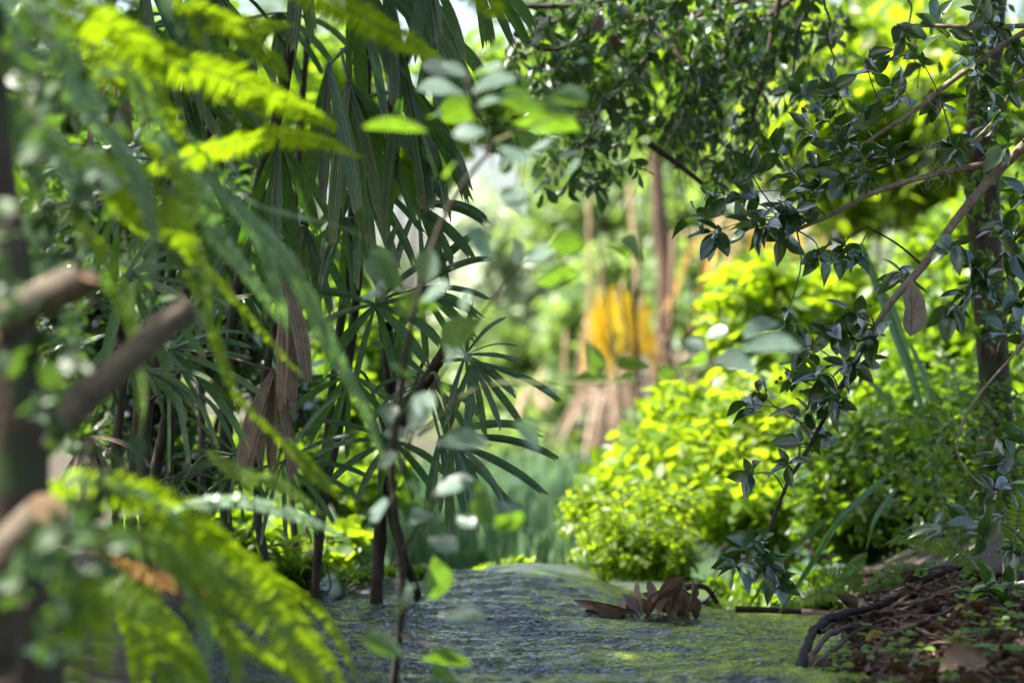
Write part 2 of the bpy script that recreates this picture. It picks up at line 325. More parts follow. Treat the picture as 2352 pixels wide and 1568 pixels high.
def water_mat():
    m, nt, out = newmat('stream_water'); L = nt.links
    tc = N(nt, 'ShaderNodeTexCoord')
    mp = N(nt, 'ShaderNodeMapping'); mp.inputs['Scale'].default_value = (1, .45, 1); L.new(tc.outputs['Object'], mp.inputs[0])
    a = N(nt, 'ShaderNodeTexNoise', Scale=9.0, Detail=5.0, Roughness=.6, Distortion=.8); L.new(mp.outputs[0], a.inputs['Vector'])
    b = N(nt, 'ShaderNodeTexNoise', Scale=3.0, Detail=3.0); L.new(tc.outputs['Object'], b.inputs['Vector'])
    col = ramp(nt, a.outputs[0], [(.34, (.002, .003, .002)), (.52, (.006, .008, .005)), (.68, (.02, .025, .016))])
    # algae film and green reflection put into the colour, stronger towards the right-hand bank
    sx = N(nt, 'ShaderNodeSeparateXYZ'); L.new(tc.outputs['Object'], sx.inputs[0])
    g = N(nt, 'ShaderNodeMapRange'); g.inputs['From Min'].default_value = -.1; g.inputs['From Max'].default_value = .65; g.inputs['To Min'].default_value = -.16; g.inputs['To Max'].default_value = .26; L.new(sx.outputs[0], g.inputs[0])
    ad = N(nt, 'ShaderNodeMath', operation='ADD'); L.new(b.outputs[0], ad.inputs[0]); L.new(g.outputs[0], ad.inputs[1])
    f = N(nt, 'ShaderNodeMapRange'); f.inputs['From Min'].default_value = .54; f.inputs['From Max'].default_value = .70; L.new(ad.outputs[0], f.inputs[0])
    mx = N(nt, 'ShaderNodeMixRGB'); L.new(f.outputs[0], mx.inputs[0]); L.new(col, mx.inputs[1]); mx.inputs[2].default_value = (.13, .17, .012, 1)
    p = N(nt, 'ShaderNodeBsdfPrincipled', Roughness=.05); p.inputs['Specular IOR Level'].default_value = .5; p.inputs['IOR'].default_value = 1.33
    L.new(mx.outputs[0], p.inputs['Base Color'])
    mp2 = N(nt, 'ShaderNodeMapping'); mp2.inputs['Scale'].default_value = (1, .55, 1); L.new(tc.outputs['Object'], mp2.inputs[0])
    w = N(nt, 'ShaderNodeTexNoise', Scale=42.0, Detail=4.0, Roughness=.6, Distortion=.6); L.new(mp2.outputs[0], w.inputs['Vector'])
    bp = N(nt, 'ShaderNodeBump', Strength=.55, Distance=.02); L.new(w.outputs[0], bp.inputs['Height'])
    w2 = N(nt, 'ShaderNodeTexNoise', Scale=90.0, Detail=3.0); L.new(mp2.outputs[0], w2.inputs['Vector'])
    bp2 = N(nt, 'ShaderNodeBump', Strength=.9, Distance=.012); L.new(w2.outputs[0], bp2.inputs['Height']); L.new(bp.outputs[0], bp2.inputs['Normal'])
    L.new(bp2.outputs[0], p.inputs['Normal']); L.new(p.outputs[0], out.inputs[0]); return m
def pond_mat():
    m, nt, out = newmat('pond_water'); L = nt.links
    tc = N(nt, 'ShaderNodeTexCoord')
    w = N(nt, 'ShaderNodeTexNoise', Scale=6.0, Detail=3.0); L.new(tc.outputs['Object'], w.inputs['Vector'])
    p = N(nt, 'ShaderNodeBsdfPrincipled', Roughness=.35); p.inputs['Specular IOR Level'].default_value = .2; p.inputs['Base Color'].default_value = (.03, .065, .018, 1)
    bp = N(nt, 'ShaderNodeBump', Strength=.15, Distance=.02); L.new(w.outputs[0], bp.inputs['Height']); L.new(bp.outputs[0], p.inputs['Normal'])
    L.new(p.outputs[0], out.inputs[0]); return m
M['soil'] = ground_mat(); M['water'] = water_mat(); M['pond'] = pond_mat()

# ------------------------------------------------------------------ ground, stream, pond
def sm(x): x = np.clip(x, 0, 1); return x * x * (3 - 2 * x)
def right_edge(y): return np.interp(y, [0, 3.6, 4.25, 5.0, 5.6, 6.2, 7, 9, 14], [.35, .42, .50, .64, .80, .86, .9, 1.3, 2.2])
def left_edge(y): return np.interp(y, [0, 3.6, 4.25, 5.0, 6.2, 7, 9, 14], [-.42, -.5, -.56, -.62, -.72, -.9, -1.4, -2.4])
def hgt(x, y):
    x = np.asarray(x, float); y = np.asarray(y, float)
    p = np.stack(np.broadcast_arrays(x, y, 0 * x), -1)
    n1 = noise(p, 2.0); n2 = noise(p, 9.0); n3 = noise(p, 27.0)
    dr = x - right_edge(y) + .035 * n2; dl = left_edge(y) - x + .03 * n2
    bed = np.where(y < 6.45, -.10, -.46) + .01 * n2
    bank_r = -.02 + .17 * sm(dr / .42 + .06) * (.25 + .75 * sm((y - 4.0) / 1.1)) + .05 * sm((dr - .4) / 2)
    bank_l = .02 + .10 * sm(dl / .5)
    low = -.34 * sm((y - 6.3) / 1.5)                   # the valley floor falls away past the lip
    bank_r = bank_r + low * sm((1.6 - dr) / 1.0 + .2) * .8; bank_l = bank_l + low * .9
    h = bed + (bank_r - bed) * sm(dr / .07) + (bank_l - bed) * sm(dl / .10)
    rgh = .018 * n2 + .009 * n3 + .02 * n1
    h = h + rgh * np.maximum(sm(dr / .1), sm(dl / .1))
    far = sm((y - 9) / 6)
    return h * (1 - far) + (-.30 + .05 * n1 + .03 * np.maximum(y - 14, 0) ** .5) * far
def axis(lo, a, b, hi, fine, k):
    g1 = np.arange(a, b + fine, fine)
    l = a - (np.geomspace(fine, a - lo + fine, k)[1:] - fine); r = g1[-1] + (np.geomspace(fine, hi - b + fine, k)[1:] - fine)
    return np.concatenate([l[::-1], g1, r])
def sheet(xs, ys, fn):
    X, Y = np.meshgrid(xs, ys); Z = fn(X, Y)
    V = np.stack([X, Y, Z], -1).reshape(-1, 3); nx = len(xs)
    i, j = np.meshgrid(np.arange(len(ys) - 1), np.arange(nx - 1), indexing='ij')
    Q = np.stack([i * nx + j, i * nx + j + 1, (i + 1) * nx + j + 1, (i + 1) * nx + j], -1).reshape(-1, 4)
    mb = MB(); mb.add(V, Q, V[:, :2]); return mb
tag(sheet(axis(-400, -1.4, 2.2, 400, .022, 45), axis(-60, 3.4, 7.4, 600, .022, 60), hgt).build('ground', M['soil']), kind='structure')
def water_z(X, Y):
    p = np.stack([X, Y, 0 * X], -1)
    lip = 6.2 + .10 * noise(p * np.array([1, 0, 0]), 2.2) + .03 * noise(p * np.array([1, 0, 0]), 9)
    rip = .010 * noise(p * np.array([.55, 1.5, 1]), 5) + .009 * noise(p * np.array([.6, 1.6, 1]) + .03 * noise(p, 7)[..., None], 17) + .0045 * noise(p * np.array([.7, 1.5, 1]), 47)
    z = rip + .006 * np.exp(-((Y - lip + .16) / .16) ** 2)
    hump = np.interp(X / 6.2 * F + CX, [550, 650, 800, 1000, 1180, 1350, 1500, 1700, 1850, 2000], [-.05, -.042, -.026, -.002, .008, -.008, -.05, -.085, -.09, -.09])
    z = z + hump * sm((Y - 4.6) / 1.5)
    return z - .36 * sm((Y - lip) / .22) 
tag(sheet(np.arange(-1.0, 1.15, .011), np.concatenate([np.arange(-4, 3.6, .15), np.arange(3.6, 6.75, .013)]), water_z).build('stream', M['water']), kind='structure')
tag(sheet(np.linspace(-4, 4, 12), np.linspace(6.6, 16, 14), lambda X, Y: -.33 + 0 * X).build('pond', M['pond']), kind='structure')
def onground(u, v, lift=0.0, d0=3.7, d1=12):
    ds = np.arange(d0, d1, .01)
    p = np.stack([(u - CX) / F * ds, ds, CAMH - (v - CY) / F * ds], -1)
    hh = hgt(p[:, 0], p[:, 1]); k = np.argmax(p[:, 2] <= hh)
    q = p[k].copy(); q[2] = hh[k] + lift; return q

# ------------------------------------------------------------------ left tree trunk with sawn stubs
D_T = 2.9
t = thing('sawn_tree', P(20, 1700, D_T), 'dark mossy trunk at the edge of the ferns with sawn-off branch stubs', 'tree')
b = MB(); tube(b, curve([P(60, 2300, D_T), P(30, 1568, D_T), P(15, 1200, 2.92), P(-10, 800, 2.95), P(-60, 300, 3.0), P(-140, -400, 3.1)], 60), [.075, .068, .062, .058, .05, .045], 22, rough=.25)
b.build('trunk', M['bark_left'], t)
for pts, r in (([(20, 1060, 2.92), (140, 960, 2.95), (290, 830, 3.0), (430, 706, 3.05)], [.03, .021, .0185, .019]),
               ([(-10, 740, 2.8), (80, 690, 2.8), (200, 632, 2.79)], [.027, .021, .019]),
               ([(-25, 1520, 2.8), (-5, 1370, 2.75), (35, 1260, 2.72), (110, 1172, 2.7)], [.035, .03, .026, .024])):
    b = MB(); cvs = curve([P(*q) for q in pts], 60); cvs[1:-1] += .004 * np.stack([noise(cvs[1:-1] + 3 * k_, 16) for k_ in range(3)], -1); tube(b, cvs, r, 18, rough=.22, cap=1); b.build('branch_stub', [M['bark_stub'], M['cut']], t)
# creeper with little leaves up the trunk
t = thing('creeper', P(60, 1500, 2.8), 'small-leaved creeper climbing over the sawn trunk', 'creeper')
ml, ms = MB(), MB()
for q_ in range(13):
    u0, v0, d0 = RG.uniform(-30, 250 if q_ < 8 else 120), RG.uniform(420 if q_ < 8 else 100, 1560), RG.uniform(2.55, 3.2 if q_ < 8 else 2.8)
    pts = [P(u0, v0, d0)]
    for k in range(4): pts.append(P(u0 + RG.normal(0, 45) + 12 * k, v0 - 55 * (k + 1) + RG.normal(0, 25), d0 + RG.normal(0, .06)))
    cv = curve(pts, 9); tube(ms, cv, .0016, 4)
    sprigs(ml, None, cv[:-1], cv[1:], 3, .026, .7, OVATE, spread=1, along=.3, nup=.6, nbias=(0, -.5, 0))
tag(ms.build('stem', M['twig'], t), kind='stuff'); ml.build('foliage', M['ivy'], t)
t = thing('creeper', P(120, 420, 3.1), 'dark tangle of creeper between the drooping fern fronds and the palm', 'creeper')
ml, ms = MB(), MB()
for _ in range(30):
    u0, v0, d0 = RG.uniform(-60, 380), RG.uniform(-60, 760), RG.uniform(3.1, 3.9)
    A = P(u0, v0, d0); B = A + np.array([RG.normal(0, .07), RG.normal(0, .06), RG.uniform(-.14, .1)])
    sprigs(ml, ms, A[None], B[None], 7, .036, .55, OVATE, r=.0015, spread=1, along=.4, nup=.7)
tag(ms.build('stem', M['twig'], t), kind='stuff'); ml.build('foliage', M['ivy'], t)

# ------------------------------------------------------------------ ferns
def frond(parent, pts, w, d, side='under', mat='fern', dens=1.0, label=None, name='frond', tipw=.12):
    """pts in picture units with depth d (or (d0, d1)); w = full width in picture units."""
    d = d if isinstance(d, tuple) else (d, d)
    if d[0] < 3.5: d = (d[0] + .48, d[1] + .48); w = w * .92
    k = len(pts); P3 = [P(u, v, d[0] + (d[1] - d[0]) * i / (k - 1)) for i, (u, v) in enumerate(pts)]
    L = sum(np.linalg.norm(P3[i + 1] - P3[i]) for i in range(k - 1))
    npin = max(14, int(L / .0066 * dens))
    cv = curve(P3, npin); tg = nz(np.gradient(cv, axis=0))
    hint = {'under': np.array([.15, .75, .65]), 'top': np.array([-.15, -.75, .65]), 'side': np.array([.2, -.95, .2])}[side] + RG.normal(0, .12, 3)
    nrm = nz(hint - (tg @ hint)[:, None] * tg); bn = np.cross(tg, nrm)
    s = np.linspace(0, 1, npin)
    prof = np.clip(np.minimum(1, .35 + s * 3.2), 0, 1) * np.where(s > .55, 1 - (1 - tipw) * ((s - .55) / .45) ** 1.5, 1)
    vis = abs(nrm[:, 1]).mean(); half = w * np.mean(d) / F / 2 / max(.55, vis)
    mb = MB()
    for sg in (-1, 1):
        dr = nz(bn * sg + tg * .28 + nrm * RG.normal(-.06, .10, (npin, 1)) - UP * .10)
        ln = half * prof * RG.uniform(.88, 1.08, npin)
        keep = RG.uniform(size=npin) > .03
        nn = nz(nrm + RG.normal(0, .16, (npin, 3)))
        leaves(mb, cv[keep], dr[keep], nn[keep], ln[keep], np.full(keep.sum(), min(.0088 / dens, L / npin * 1.25)), PINNA, 0)
    tube(mb, cv, [.0016, .0005], 5, m=1)
    o = mb.build(name, [M[mat], M['fern_dead'] if mat == 'fern_dead' else M['twig_green']], parent)
    if label: o['label'] = label
    return o
fe = thing('fern', P(150, -150, 3.0), 'yellow-green fern arching across the top, its backlit fronds over the palm', 'fern', 'ferns on the left bank')
for pts, w, d in (
    ([(120, -120), (235, 22), (300, 85), (396, 138), (504, 172), (605, 215), (690, 250), (770, 292)], 96, (2.7, 3.0)),
    ([(330, 395), (430, 362), (500, 338), (570, 322), (640, 312), (730, 322), (825, 358)], 66, (2.9, 3.1)),
    ([(330, -60), (420, 5), (490, 40), (580, 60), (668, 58)], 66, (2.9, 3.0)),
    ([(610, -70), (700, -22), (781, 12), (865, 57), (950, 102), (1018, 142)], 74, (3.0, 3.2)),
    ([(420, 20), (462, 75), (504, 118), (554, 161), (602, 208)], 58, (3.3, 3.4)),
    ([(490, 20), (540, 70), (598, 111), (634, 145), (660, 184)], 52, (3.2, 3.3)),
    ([(1050, -60), (1100, -10), (1160, 44)], 62, (3.2, 3.3)),
    ([(160, 60), (250, 160), (330, 205), (385, 262), (420, 330)], 80, (2.8, 2.9)),
    ([(60, -60), (150, 20), (250, 60), (330, 120), (380, 190)], 84, (2.6, 2.8))):
    frond(fe, pts, w, d, 'under')
fe = thing('fern', P(250, 100, 2.9), 'grey-green fern with long glossy fronds trailing down past the brown palm leaf', 'fern', 'ferns on the left bank')
for pts, w, d, sd_ in (
    ([(250, 80), (319, 202), (363, 319), (420, 386), (470, 447), (487, 520), (540, 590), (600, 670), (640, 735)], 58, (2.75, 3.0), 'top'),
    ([(400, 270), (480, 363), (571, 455), (672, 490), (760, 512), (845, 545)], 34, (2.9, 3.2), 'top'),
    ([(470, 400), (588, 517), (672, 615), (722, 719), (773, 820), (840, 950), (890, 1085)], 50, (2.75, 2.95), 'top'),
    ([(60, 20), (134, 100), (168, 168), (208, 235), (245, 325)], 92, (2.6, 2.7), 'top'),
    ([(280, 470), (319, 527), (420, 561), (487, 628), (554, 705), (638, 803), (692, 860)], 30, (3.0, 3.1), 'under'),
    ([(400, 560), (437, 635), (487, 746), (514, 833), (554, 920), (638, 1005), (700, 1080)], 34, (2.8, 2.9), 'under'),
    ([(530, 470), (600, 560), (640, 680), (660, 770)], 36, (2.9, 3.0), 'side')):
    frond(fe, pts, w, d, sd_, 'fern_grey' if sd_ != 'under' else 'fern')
fe = thing('fern', P(-60, 250, 2.7), 'mid-green fern hanging over the sawn trunk, broad soft fronds', 'fern', 'ferns on the left bank')
for pts, w, d, sd_ in (
    ([(-60, 120), (0, 230), (50, 310), (75, 370), (98, 445)], 105, 2.6, 'top'),
    ([(150, 340), (260, 400), (336, 470), (400, 530), (440, 600)], 115, (2.6, 2.75), 'under'),
    ([(-40, -60), (40, 0), (90, 50), (130, 90)], 90, 2.5, 'top'),
    ([(60, 330), (180, 370), (280, 420), (350, 500)], 95, 2.7, 'top'),
    ([(-40, 450), (40, 500), (110, 580), (140, 660)], 80, 2.7, 'top'),
    ([(330, 330), (400, 380), (440, 450), (430, 540)], 80, 2.8, 'under'),
    ([(-60, 10), (10, 60), (60, 140), (100, 240)], 100, 2.55, 'top'),
    ([(-30, 900), (40, 960), (110, 1010), (200, 1030)], 60, 2.7, 'top')):
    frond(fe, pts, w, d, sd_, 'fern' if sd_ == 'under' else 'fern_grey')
for a0, b0, lng, an, w_, sd_, mt in ((-40, 180, 330, 48, 84, 'under', 'fern'), (20, 560, 300, 40, 56, 'top', 'fern_grey'), (60, 240, 380, 52, 66, 'top', 'fern_grey'), (140, 480, 380, 44, 50, 'under', 'fern'), (200, 250, 420, 50, 50, 'top', 'fern_grey'), (-50, 650, 260, 60, 70, 'top', 'fern_grey'), (230, 640, 380, 58, 34, 'under', 'fern'), (300, 360, 430, 46, 40, 'under', 'fern'), (-60, 320, 260, 66, 90, 'top', 'fern')):
    pts = [(a0 + lng * q * math.cos(math.radians(an + 26 * (q - .3))), b0 + lng * q * math.sin(math.radians(an + 26 * (q - .3)))) for q in (0, .25, .5, .75, 1)]
    frond(fe, pts, w_, RG.uniform(2.6, 3.0), sd_, mt)
fe = thing('fern', P(150, 1300, 2.7), 'bright green fern at the foot of the sawn trunk beside the stream', 'fern', 'ferns on the left bank')
for pts, w, d, sd_, mt in (
    ([(90, 1130), (141, 1112), (235, 1112), (336, 1145), (437, 1196), (504, 1238), (560, 1290)], 100, (2.6, 2.8), 'under', 'fern'),
    ([(120, 1215), (240, 1228), (336, 1240), (420, 1272), (500, 1310), (580, 1380), (660, 1470), (745, 1590), (800, 1700)], 104, (2.6, 2.75), 'top', 'fern'),
    ([(480, 1220), (554, 1275), (622, 1335), (680, 1420), (745, 1500), (800, 1600)], 74, (2.75, 2.9), 'under', 'fern'),
    ([(520, 1260), (588, 1297), (672, 1350), (739, 1404), (790, 1488), (830, 1580)], 36, (3.0, 3.1), 'under', 'fern'),
    ([(150, 1300), (185, 1370), (200, 1440), (210, 1580), (215, 1700)], 165, (2.5, 2.5), 'side', 'fern'),
    ([(300, 1420), (403, 1478), (450, 1525), (487, 1590)], 60, 2.6, 'under', 'fern'),
    ([(420, 1390), (504, 1438), (605, 1495), (706, 1550), (780, 1620)], 84, 2.8, 'under', 'fern'),
    ([(660, 1010), (700, 1060), (745, 1108), (800, 1155)], 44, 3.1, 'under', 'fern'),
    ([(100, 1330), (200, 1330), (300, 1370), (380, 1450), (420, 1560)], 90, 2.7, 'top', 'fern'),
    ([(280, 1180), (420, 1160), (560, 1150), (700, 1190), (800, 1240)], 40, 3.0, 'top', 'fern_grey'),
    ([(320, 1480), (380, 1530), (420, 1600)], 90, 2.6, 'under', 'fern'),
    ([(480, 1040), (560, 1090), (640, 1110), (740, 1180)], 46, 2.9, 'top', 'fern'),
    ([(60, 1480), (110, 1540), (140, 1640)], 110, 2.5, 'top', 'fern_grey'),
    ([(280, 1300), (330, 1350), (350, 1420), (352, 1520)], 80, 2.8, 'side', 'fern')):
    frond(fe, pts, w, d, sd_, mt)
for a0, b0, lng, an, w_, sd_, mt in ((-60, 1390, 330, 28, 80, 'under', 'fern'), (40, 1440, 300, 50, 90, 'under', 'fern'), (250, 1340, 330, 58, 80, 'side', 'fern'), (330, 1240, 330, 40, 60, 'top', 'fern_grey'), (60, 1250, 280, 70, 80, 'top', 'fern_grey'), (350, 1380, 300, 48, 76, 'under', 'fern'), (-40, 1500, 260, 10, 80, 'under', 'fern'), (150, 1080, 420, 14, 44, 'top', 'fern_grey'), (260, 1130, 400, 26, 60, 'under', 'fern'), (400, 1300, 380, 44, 56, 'under', 'fern'), (120, 1330, 260, 85, 110, 'under', 'fern')):
    pts = [(a0 + lng * q * math.cos(math.radians(an + 34 * (q - .3))), b0 + lng * q * math.sin(math.radians(an + 34 * (q - .3)))) for q in (0, .25, .5, .75, 1)]
    frond(fe, pts, w_, RG.uniform(2.5, 2.9), sd_, mt)
frond(fe, [(215, 1262), (336, 1315), (420, 1344), (487, 1362), (550, 1396)], 50, 2.75, 'top', 'fern_dead', label='orange-brown withered frond')

# ------------------------------------------------------------------ fan palms
def ribbon(mb, cv, wd, nh, m=0, ragged=True, pleat=.10):
    k = len(cv); tg = nz(np.gradient(cv, axis=0)); n = nz(nh - (tg @ nh)[:, None] * tg); bnv = np.cross(tg, n)
    s = np.linspace(0, 1, k); prof = np.interp(s, [0, .12, .5, .85, 1], [.30, .55, 1, .92, .62])
    xs = np.linspace(-.5, .5, 7); zz = np.array([0, 1, 0, 1, 0, 1, 0]) * pleat + abs(xs) * .3
    V = cv[:, None] + bnv[:, None] * (xs[None] * wd * prof[:, None])[..., None] + n[:, None] * (zz[None] * wd * prof[:, None])[..., None]
    if ragged: V[-1] += tg[-1] * (RG.uniform(-.5, .9, 7) * wd)[:, None]
    i, j = np.meshgrid(np.arange(k - 1), np.arange(6), indexing='ij')
    Q = np.stack([i * 7 + j, i * 7 + j + 1, (i + 1) * 7 + j + 1, (i + 1) * 7 + j], -1).reshape(-1, 4)
    U = np.stack(np.broadcast_arrays((xs + .5)[None], s[:, None]), -1)
    mb.add(V, Q, U, m)
def fan(parent, u, v, d, ang, spread, n, ln, w, droop=.9, mat='rhapis', foot=None, label=None, name='fan_leaf', depth=.35, stem='twig_green'):
    hub = P(u, v, d) if not isinstance(u, np.ndarray) else u
    pxm = F / hub[1]
    mb = MB()
    yaw = RG.uniform(-1, 1) * depth
    for k in range(n):
        a = math.radians(ang + (0 if n == 1 else spread * (k / (n - 1) - .5)) + RG.normal(0, 4))
        dr = nz(np.array([math.cos(a), yaw + RG.normal(0, .18) - .1, -math.sin(a)]))
        L = ln / pxm * RG.uniform(.82, 1.12); st = 11; p = hub.copy(); pts = [p.copy()]
        dp = droop * RG.uniform(.3, 1.0)
        for q in range(st - 1):
            dr = nz(dr - UP * dp * .16 * (q / st) * 1.6); p = p + dr * L / (st - 1); pts.append(p.copy())
        nh = nz(np.array([RG.normal(0, .35), -.75, .65])) if abs(dr[2]) < .8 else nz(np.array([RG.normal(0, .5), -1, .15]))
        ribbon(mb, np.array(pts), w / pxm * RG.uniform(.75, 1.25), nh)
    if foot is not None:
        mid = (hub + foot) / 2 + UP * .05 + RG.normal(0, .02, 3)
        tube(mb, curve([foot, mid, hub], 12), [.005, .003], 5, m=1)
    o = mb.build(name, [M[mat], M[stem]], parent)
    if label: o['label'] = label
    return o
def palm(name, label, group, canes, fans, rcane=.009):
    """canes: picture polylines (u, v, d) from foot to top."""
    C3 = [curve([P(q[0] + RG.normal(0, 13), q[1], q[2]) for q in cn], 40) for cn in canes]
    t = thing(name, C3[0][0], label, 'palm', group)
    for cn in C3:
        b = MB(); k = len(cn)
        r = rcane * (1 + .12 * (np.arange(k) % 4 == 0)) * RG.uniform(.8, 1.15)
        tube(b, cn, list(r), 10, rough=.35); b.build('cane', M['cane'], t)
    allp = np.concatenate(C3)
    for f in fans:
        kw = f[8] if len(f) > 8 else {}
        hub = P(f[0], f[1], f[2])
        dd = np.linalg.norm(allp - (hub - UP * .12 + np.array([0, .1, 0])), axis=1); foot = allp[np.argmin(dd)]
        if np.linalg.norm(foot - hub) > .75: foot = hub + nz(foot - hub) * .75
        fan(t, *f[:8], foot=foot, **kw)
    return t
G = 'broad-bladed fan palms in the dark clump'
DK = {'label': 'brown dead leaf hanging straight down', 'mat': 'palm_dead', 'droop': 1.6, 'stem': 'bark_dark', 'depth': .1}
upper = [(330, -60, 4.8, 78, 40, 5, 320, 30), (470, -50, 4.9, 72, 50, 5, 280, 28), (690, -100, 4.7, 90, 24, 3, 190, 30), 
         (420, 185, 5.0, 58, 60, 6, 270, 24), (350, 60, 4.9, 70, 50, 5, 260, 30), (640, 320, 5.0, 85, 60, 6, 260, 28),
         (600, 430, 5.2, 92, 90, 7, 230, 24), (430, 430, 5.4, 90, 110, 7, 220, 22), (700, 520, 5.1, 88, 70, 6, 210, 26),
         (655, 640, 4.75, 82, 22, 4, 265, 38, dict(DK)), (628, 850, 4.8, 96, 40, 6, 260, 28, dict(DK)), (520, 610, 5.4, 80, 120, 7, 200, 20),
         (270, 130, 5.0, 85, 50, 4, 250, 22, dict(DK)), ]
palm('fan_palm', 'tall dark fan palm whose blades hang between the yellow-green ferns and a brown dead leaf', G,
     [[(318, 1330, 5.3), (322, 1000, 5.3), (350, 600, 5.3), (400, 100, 5.2), (420, -150, 5.1)], [(352, 1330, 5.2), (345, 980, 5.2), (420, 500, 5.2), (520, 0, 5.2), (540, -200, 5.1)],
      [(385, 1330, 5.5), (372, 950, 5.5), (440, 450, 5.4), (560, 50, 5.3)], [(505, 1380, 5.4), (508, 1000, 5.4), (560, 600, 5.3), (650, 150, 5.1), (680, -200, 5.0)],
      [(545, 1340, 5.5), (525, 1150, 5.5), (500, 900, 5.5)], [(612, 1350, 5.5), (610, 1150, 5.5), (640, 800, 5.3), (690, 480, 5.2)]], upper, .010)
upper2 = [(800, -110, 4.8, 72, 44, 6, 380, 30), (885, -70, 4.9, 62, 45, 6, 330, 30), (985, -70, 4.7, 80, 30, 4, 200, 32), (1090, -70, 5.0, 58, 44, 5, 200, 26),
          (755, 150, 4.7, 90, 30, 4, 290, 32), (800, 190, 4.8, 72, 50, 7, 330, 34), (925, 170, 4.8, 78, 46, 6, 330, 30), (955, 205, 4.9, 70, 30, 5, 310, 28),
          (830, 400, 5.1, 80, 80, 7, 250, 26), (960, 470, 5.2, 50, 110, 7, 190, 22), 
          (1010, 60, 5.3, 80, 60, 6, 240, 26), (790, 500, 5.3, 95, 90, 7, 220, 24), 
          ]
palm('fan_palm', 'tall dark fan palm with pleated drooping blades behind the grey-leaved shoot', G,
     [[(720, 1370, 5.7), (760, 1000, 5.6), (800, 500, 5.4), (830, 100, 5.2), (840, -200, 5.1)], [(735, 1370, 5.8), (770, 900, 5.7), (860, 400, 5.4), (960, 0, 5.2), (1000, -150, 5.1)]], upper2, .0095)
low = [(862, 700, 5.0, 60, 280, 10, 190, 22, {'droop': .8, 'depth': .7}), (1070, 815, 4.9, 15, 190, 8, 155, 17, {'droop': .8, 'depth': .7}), (1085, 830, 4.85, 70, 90, 6, 200, 20), (1010, 1005, 4.9, 40, 120, 8, 260, 20),
       (1040, 1010, 4.8, 75, 70, 6, 210, 20), (800, 860, 5.3, 100, 150, 8, 190, 20), (960, 660, 5.2, 20, 180, 9, 170, 22, {'droop': .5}), (900, 1010, 5.2, 110, 180, 8, 170, 16), (985, 870, 5.1, 120, 200, 8, 160, 18)]
palm('fan_palm', 'shorter dark fan palm with starry leaf fans over the mossy rock', G,
     [[(878, 1385, 5.6), (885, 1150, 5.5), (900, 900, 5.3), (890, 750, 5.1)], [(945, 1370, 5.7), (920, 1200, 5.5), (905, 1050, 5.3), (960, 900, 5.1), (1040, 800, 5.0)]], low, .011)
front = [(290, 632, 4.5, 25, 150, 9, 250, 22, {'mat': 'rhapis_light', 'droop': .7}), (388, 803, 4.6, 22, 130, 10, 260, 17, {'mat': 'rhapis_light', 'droop': .7}), (335, 850, 4.6, 18, 50, 4, 170, 18, {'mat': 'rhapis_light'}),
         (405, 1090, 5.0, 70, 200, 8, 130, 10), (545, 1045, 5.1, 150, 200, 9, 150, 11), (650, 1060, 5.1, 30, 160, 8, 190, 13), (300, 760, 4.9, 60, 220, 9, 190, 18), (205, 1000, 4.8, 70, 120, 6, 200, 14, dict(DK))]
palm('fan_palm', 'young fan palm with light green narrow blades beside the long sawn stub', G,
     [[(300, 1330, 4.9), (270, 1100, 4.85), (270, 850, 4.8), (285, 700, 4.7)], [(400, 1350, 5.0), (395, 1150, 5.0), (380, 950, 4.9)]], front, .010)
back = [(RG.uniform(230, 1000), RG.uniform(-60, 760), RG.uniform(5.6, 6.1), RG.uniform(50, 130), RG.uniform(70, 200), int(RG.integers(6, 10)), RG.uniform(190, 260), RG.uniform(18, 26)) for _ in range(9)]
palm('fan_palm', 'deeply shaded fan palm at the back of the dark clump', G,
     [[(470, 1380, 6.0), (460, 900, 6.0), (440, 300, 6.0), (450, -100, 6.0)], [(670, 1390, 6.1), (650, 900, 6.1), (700, 300, 6.0), (720, -150, 6.0)]], back, .009)

# ------------------------------------------------------------------ grey-leaved shoot in front of the palm
t = thing('laurel_shrub', P(905, 1480, 3.7), 'slim shrub with blurred grey-green oval leaves standing in front of the stream and palms', 'shrub')
ms = MB()
stems = [[(905, 1568, 3.8), (925, 1350, 3.7), (900, 1100, 3.6), (920, 900, 3.5), (950, 720, 3.4), (1010, 520, 3.4), (1080, 400, 3.35), (1130, 330, 3.35), (1085, 235, 3.3), (1072, 170, 3.3)],
         [(900, 1150, 3.6), (960, 960, 3.6), (1050, 800, 3.6), (1134, 685, 3.6), (1201, 601, 3.6), (1245, 570, 3.6)],
         [(960, 1000, 3.6), (1100, 890, 3.5), (1285, 880, 3.4), (1440, 875, 3.3), (1560, 860, 3.2), (1700, 810, 3.15)],
         [(905, 1300, 3.7), (1000, 1150, 3.6), (1090, 1080, 3.5), (1130, 1040, 3.5)], [(1130, 330, 3.35), (1220, 290, 3.35), (1330, 260, 3.35)], [(1130, 340, 3.35), (1230, 360, 3.4), (1300, 400, 3.4)],
         [(930, 720, 3.4), (900, 690, 3.4), (850, 640, 3.4)], [(910, 1450, 3.75), (980, 1480, 3.7), (1040, 1500, 3.7)], [(905, 1450, 3.7), (860, 1470, 3.7)]]
for st in stems:
    ms = MB(); tube(ms, curve([P(*q) for q in st], 24), [.006, .0028] if len(st) > 8 else [.0032, .0012], 6, rough=.1); ms.build('stem', M['twig' if st[0][0] < 955 else 'twig_green'], t)
ml = MB()
def zl(z, ox, oy): return [((ox + .336 * a, oy + .336 * b_), (ox + .336 * c_, oy + .336 * d_), w * .336, s) for a, b_, c_, d_, w, s in z]
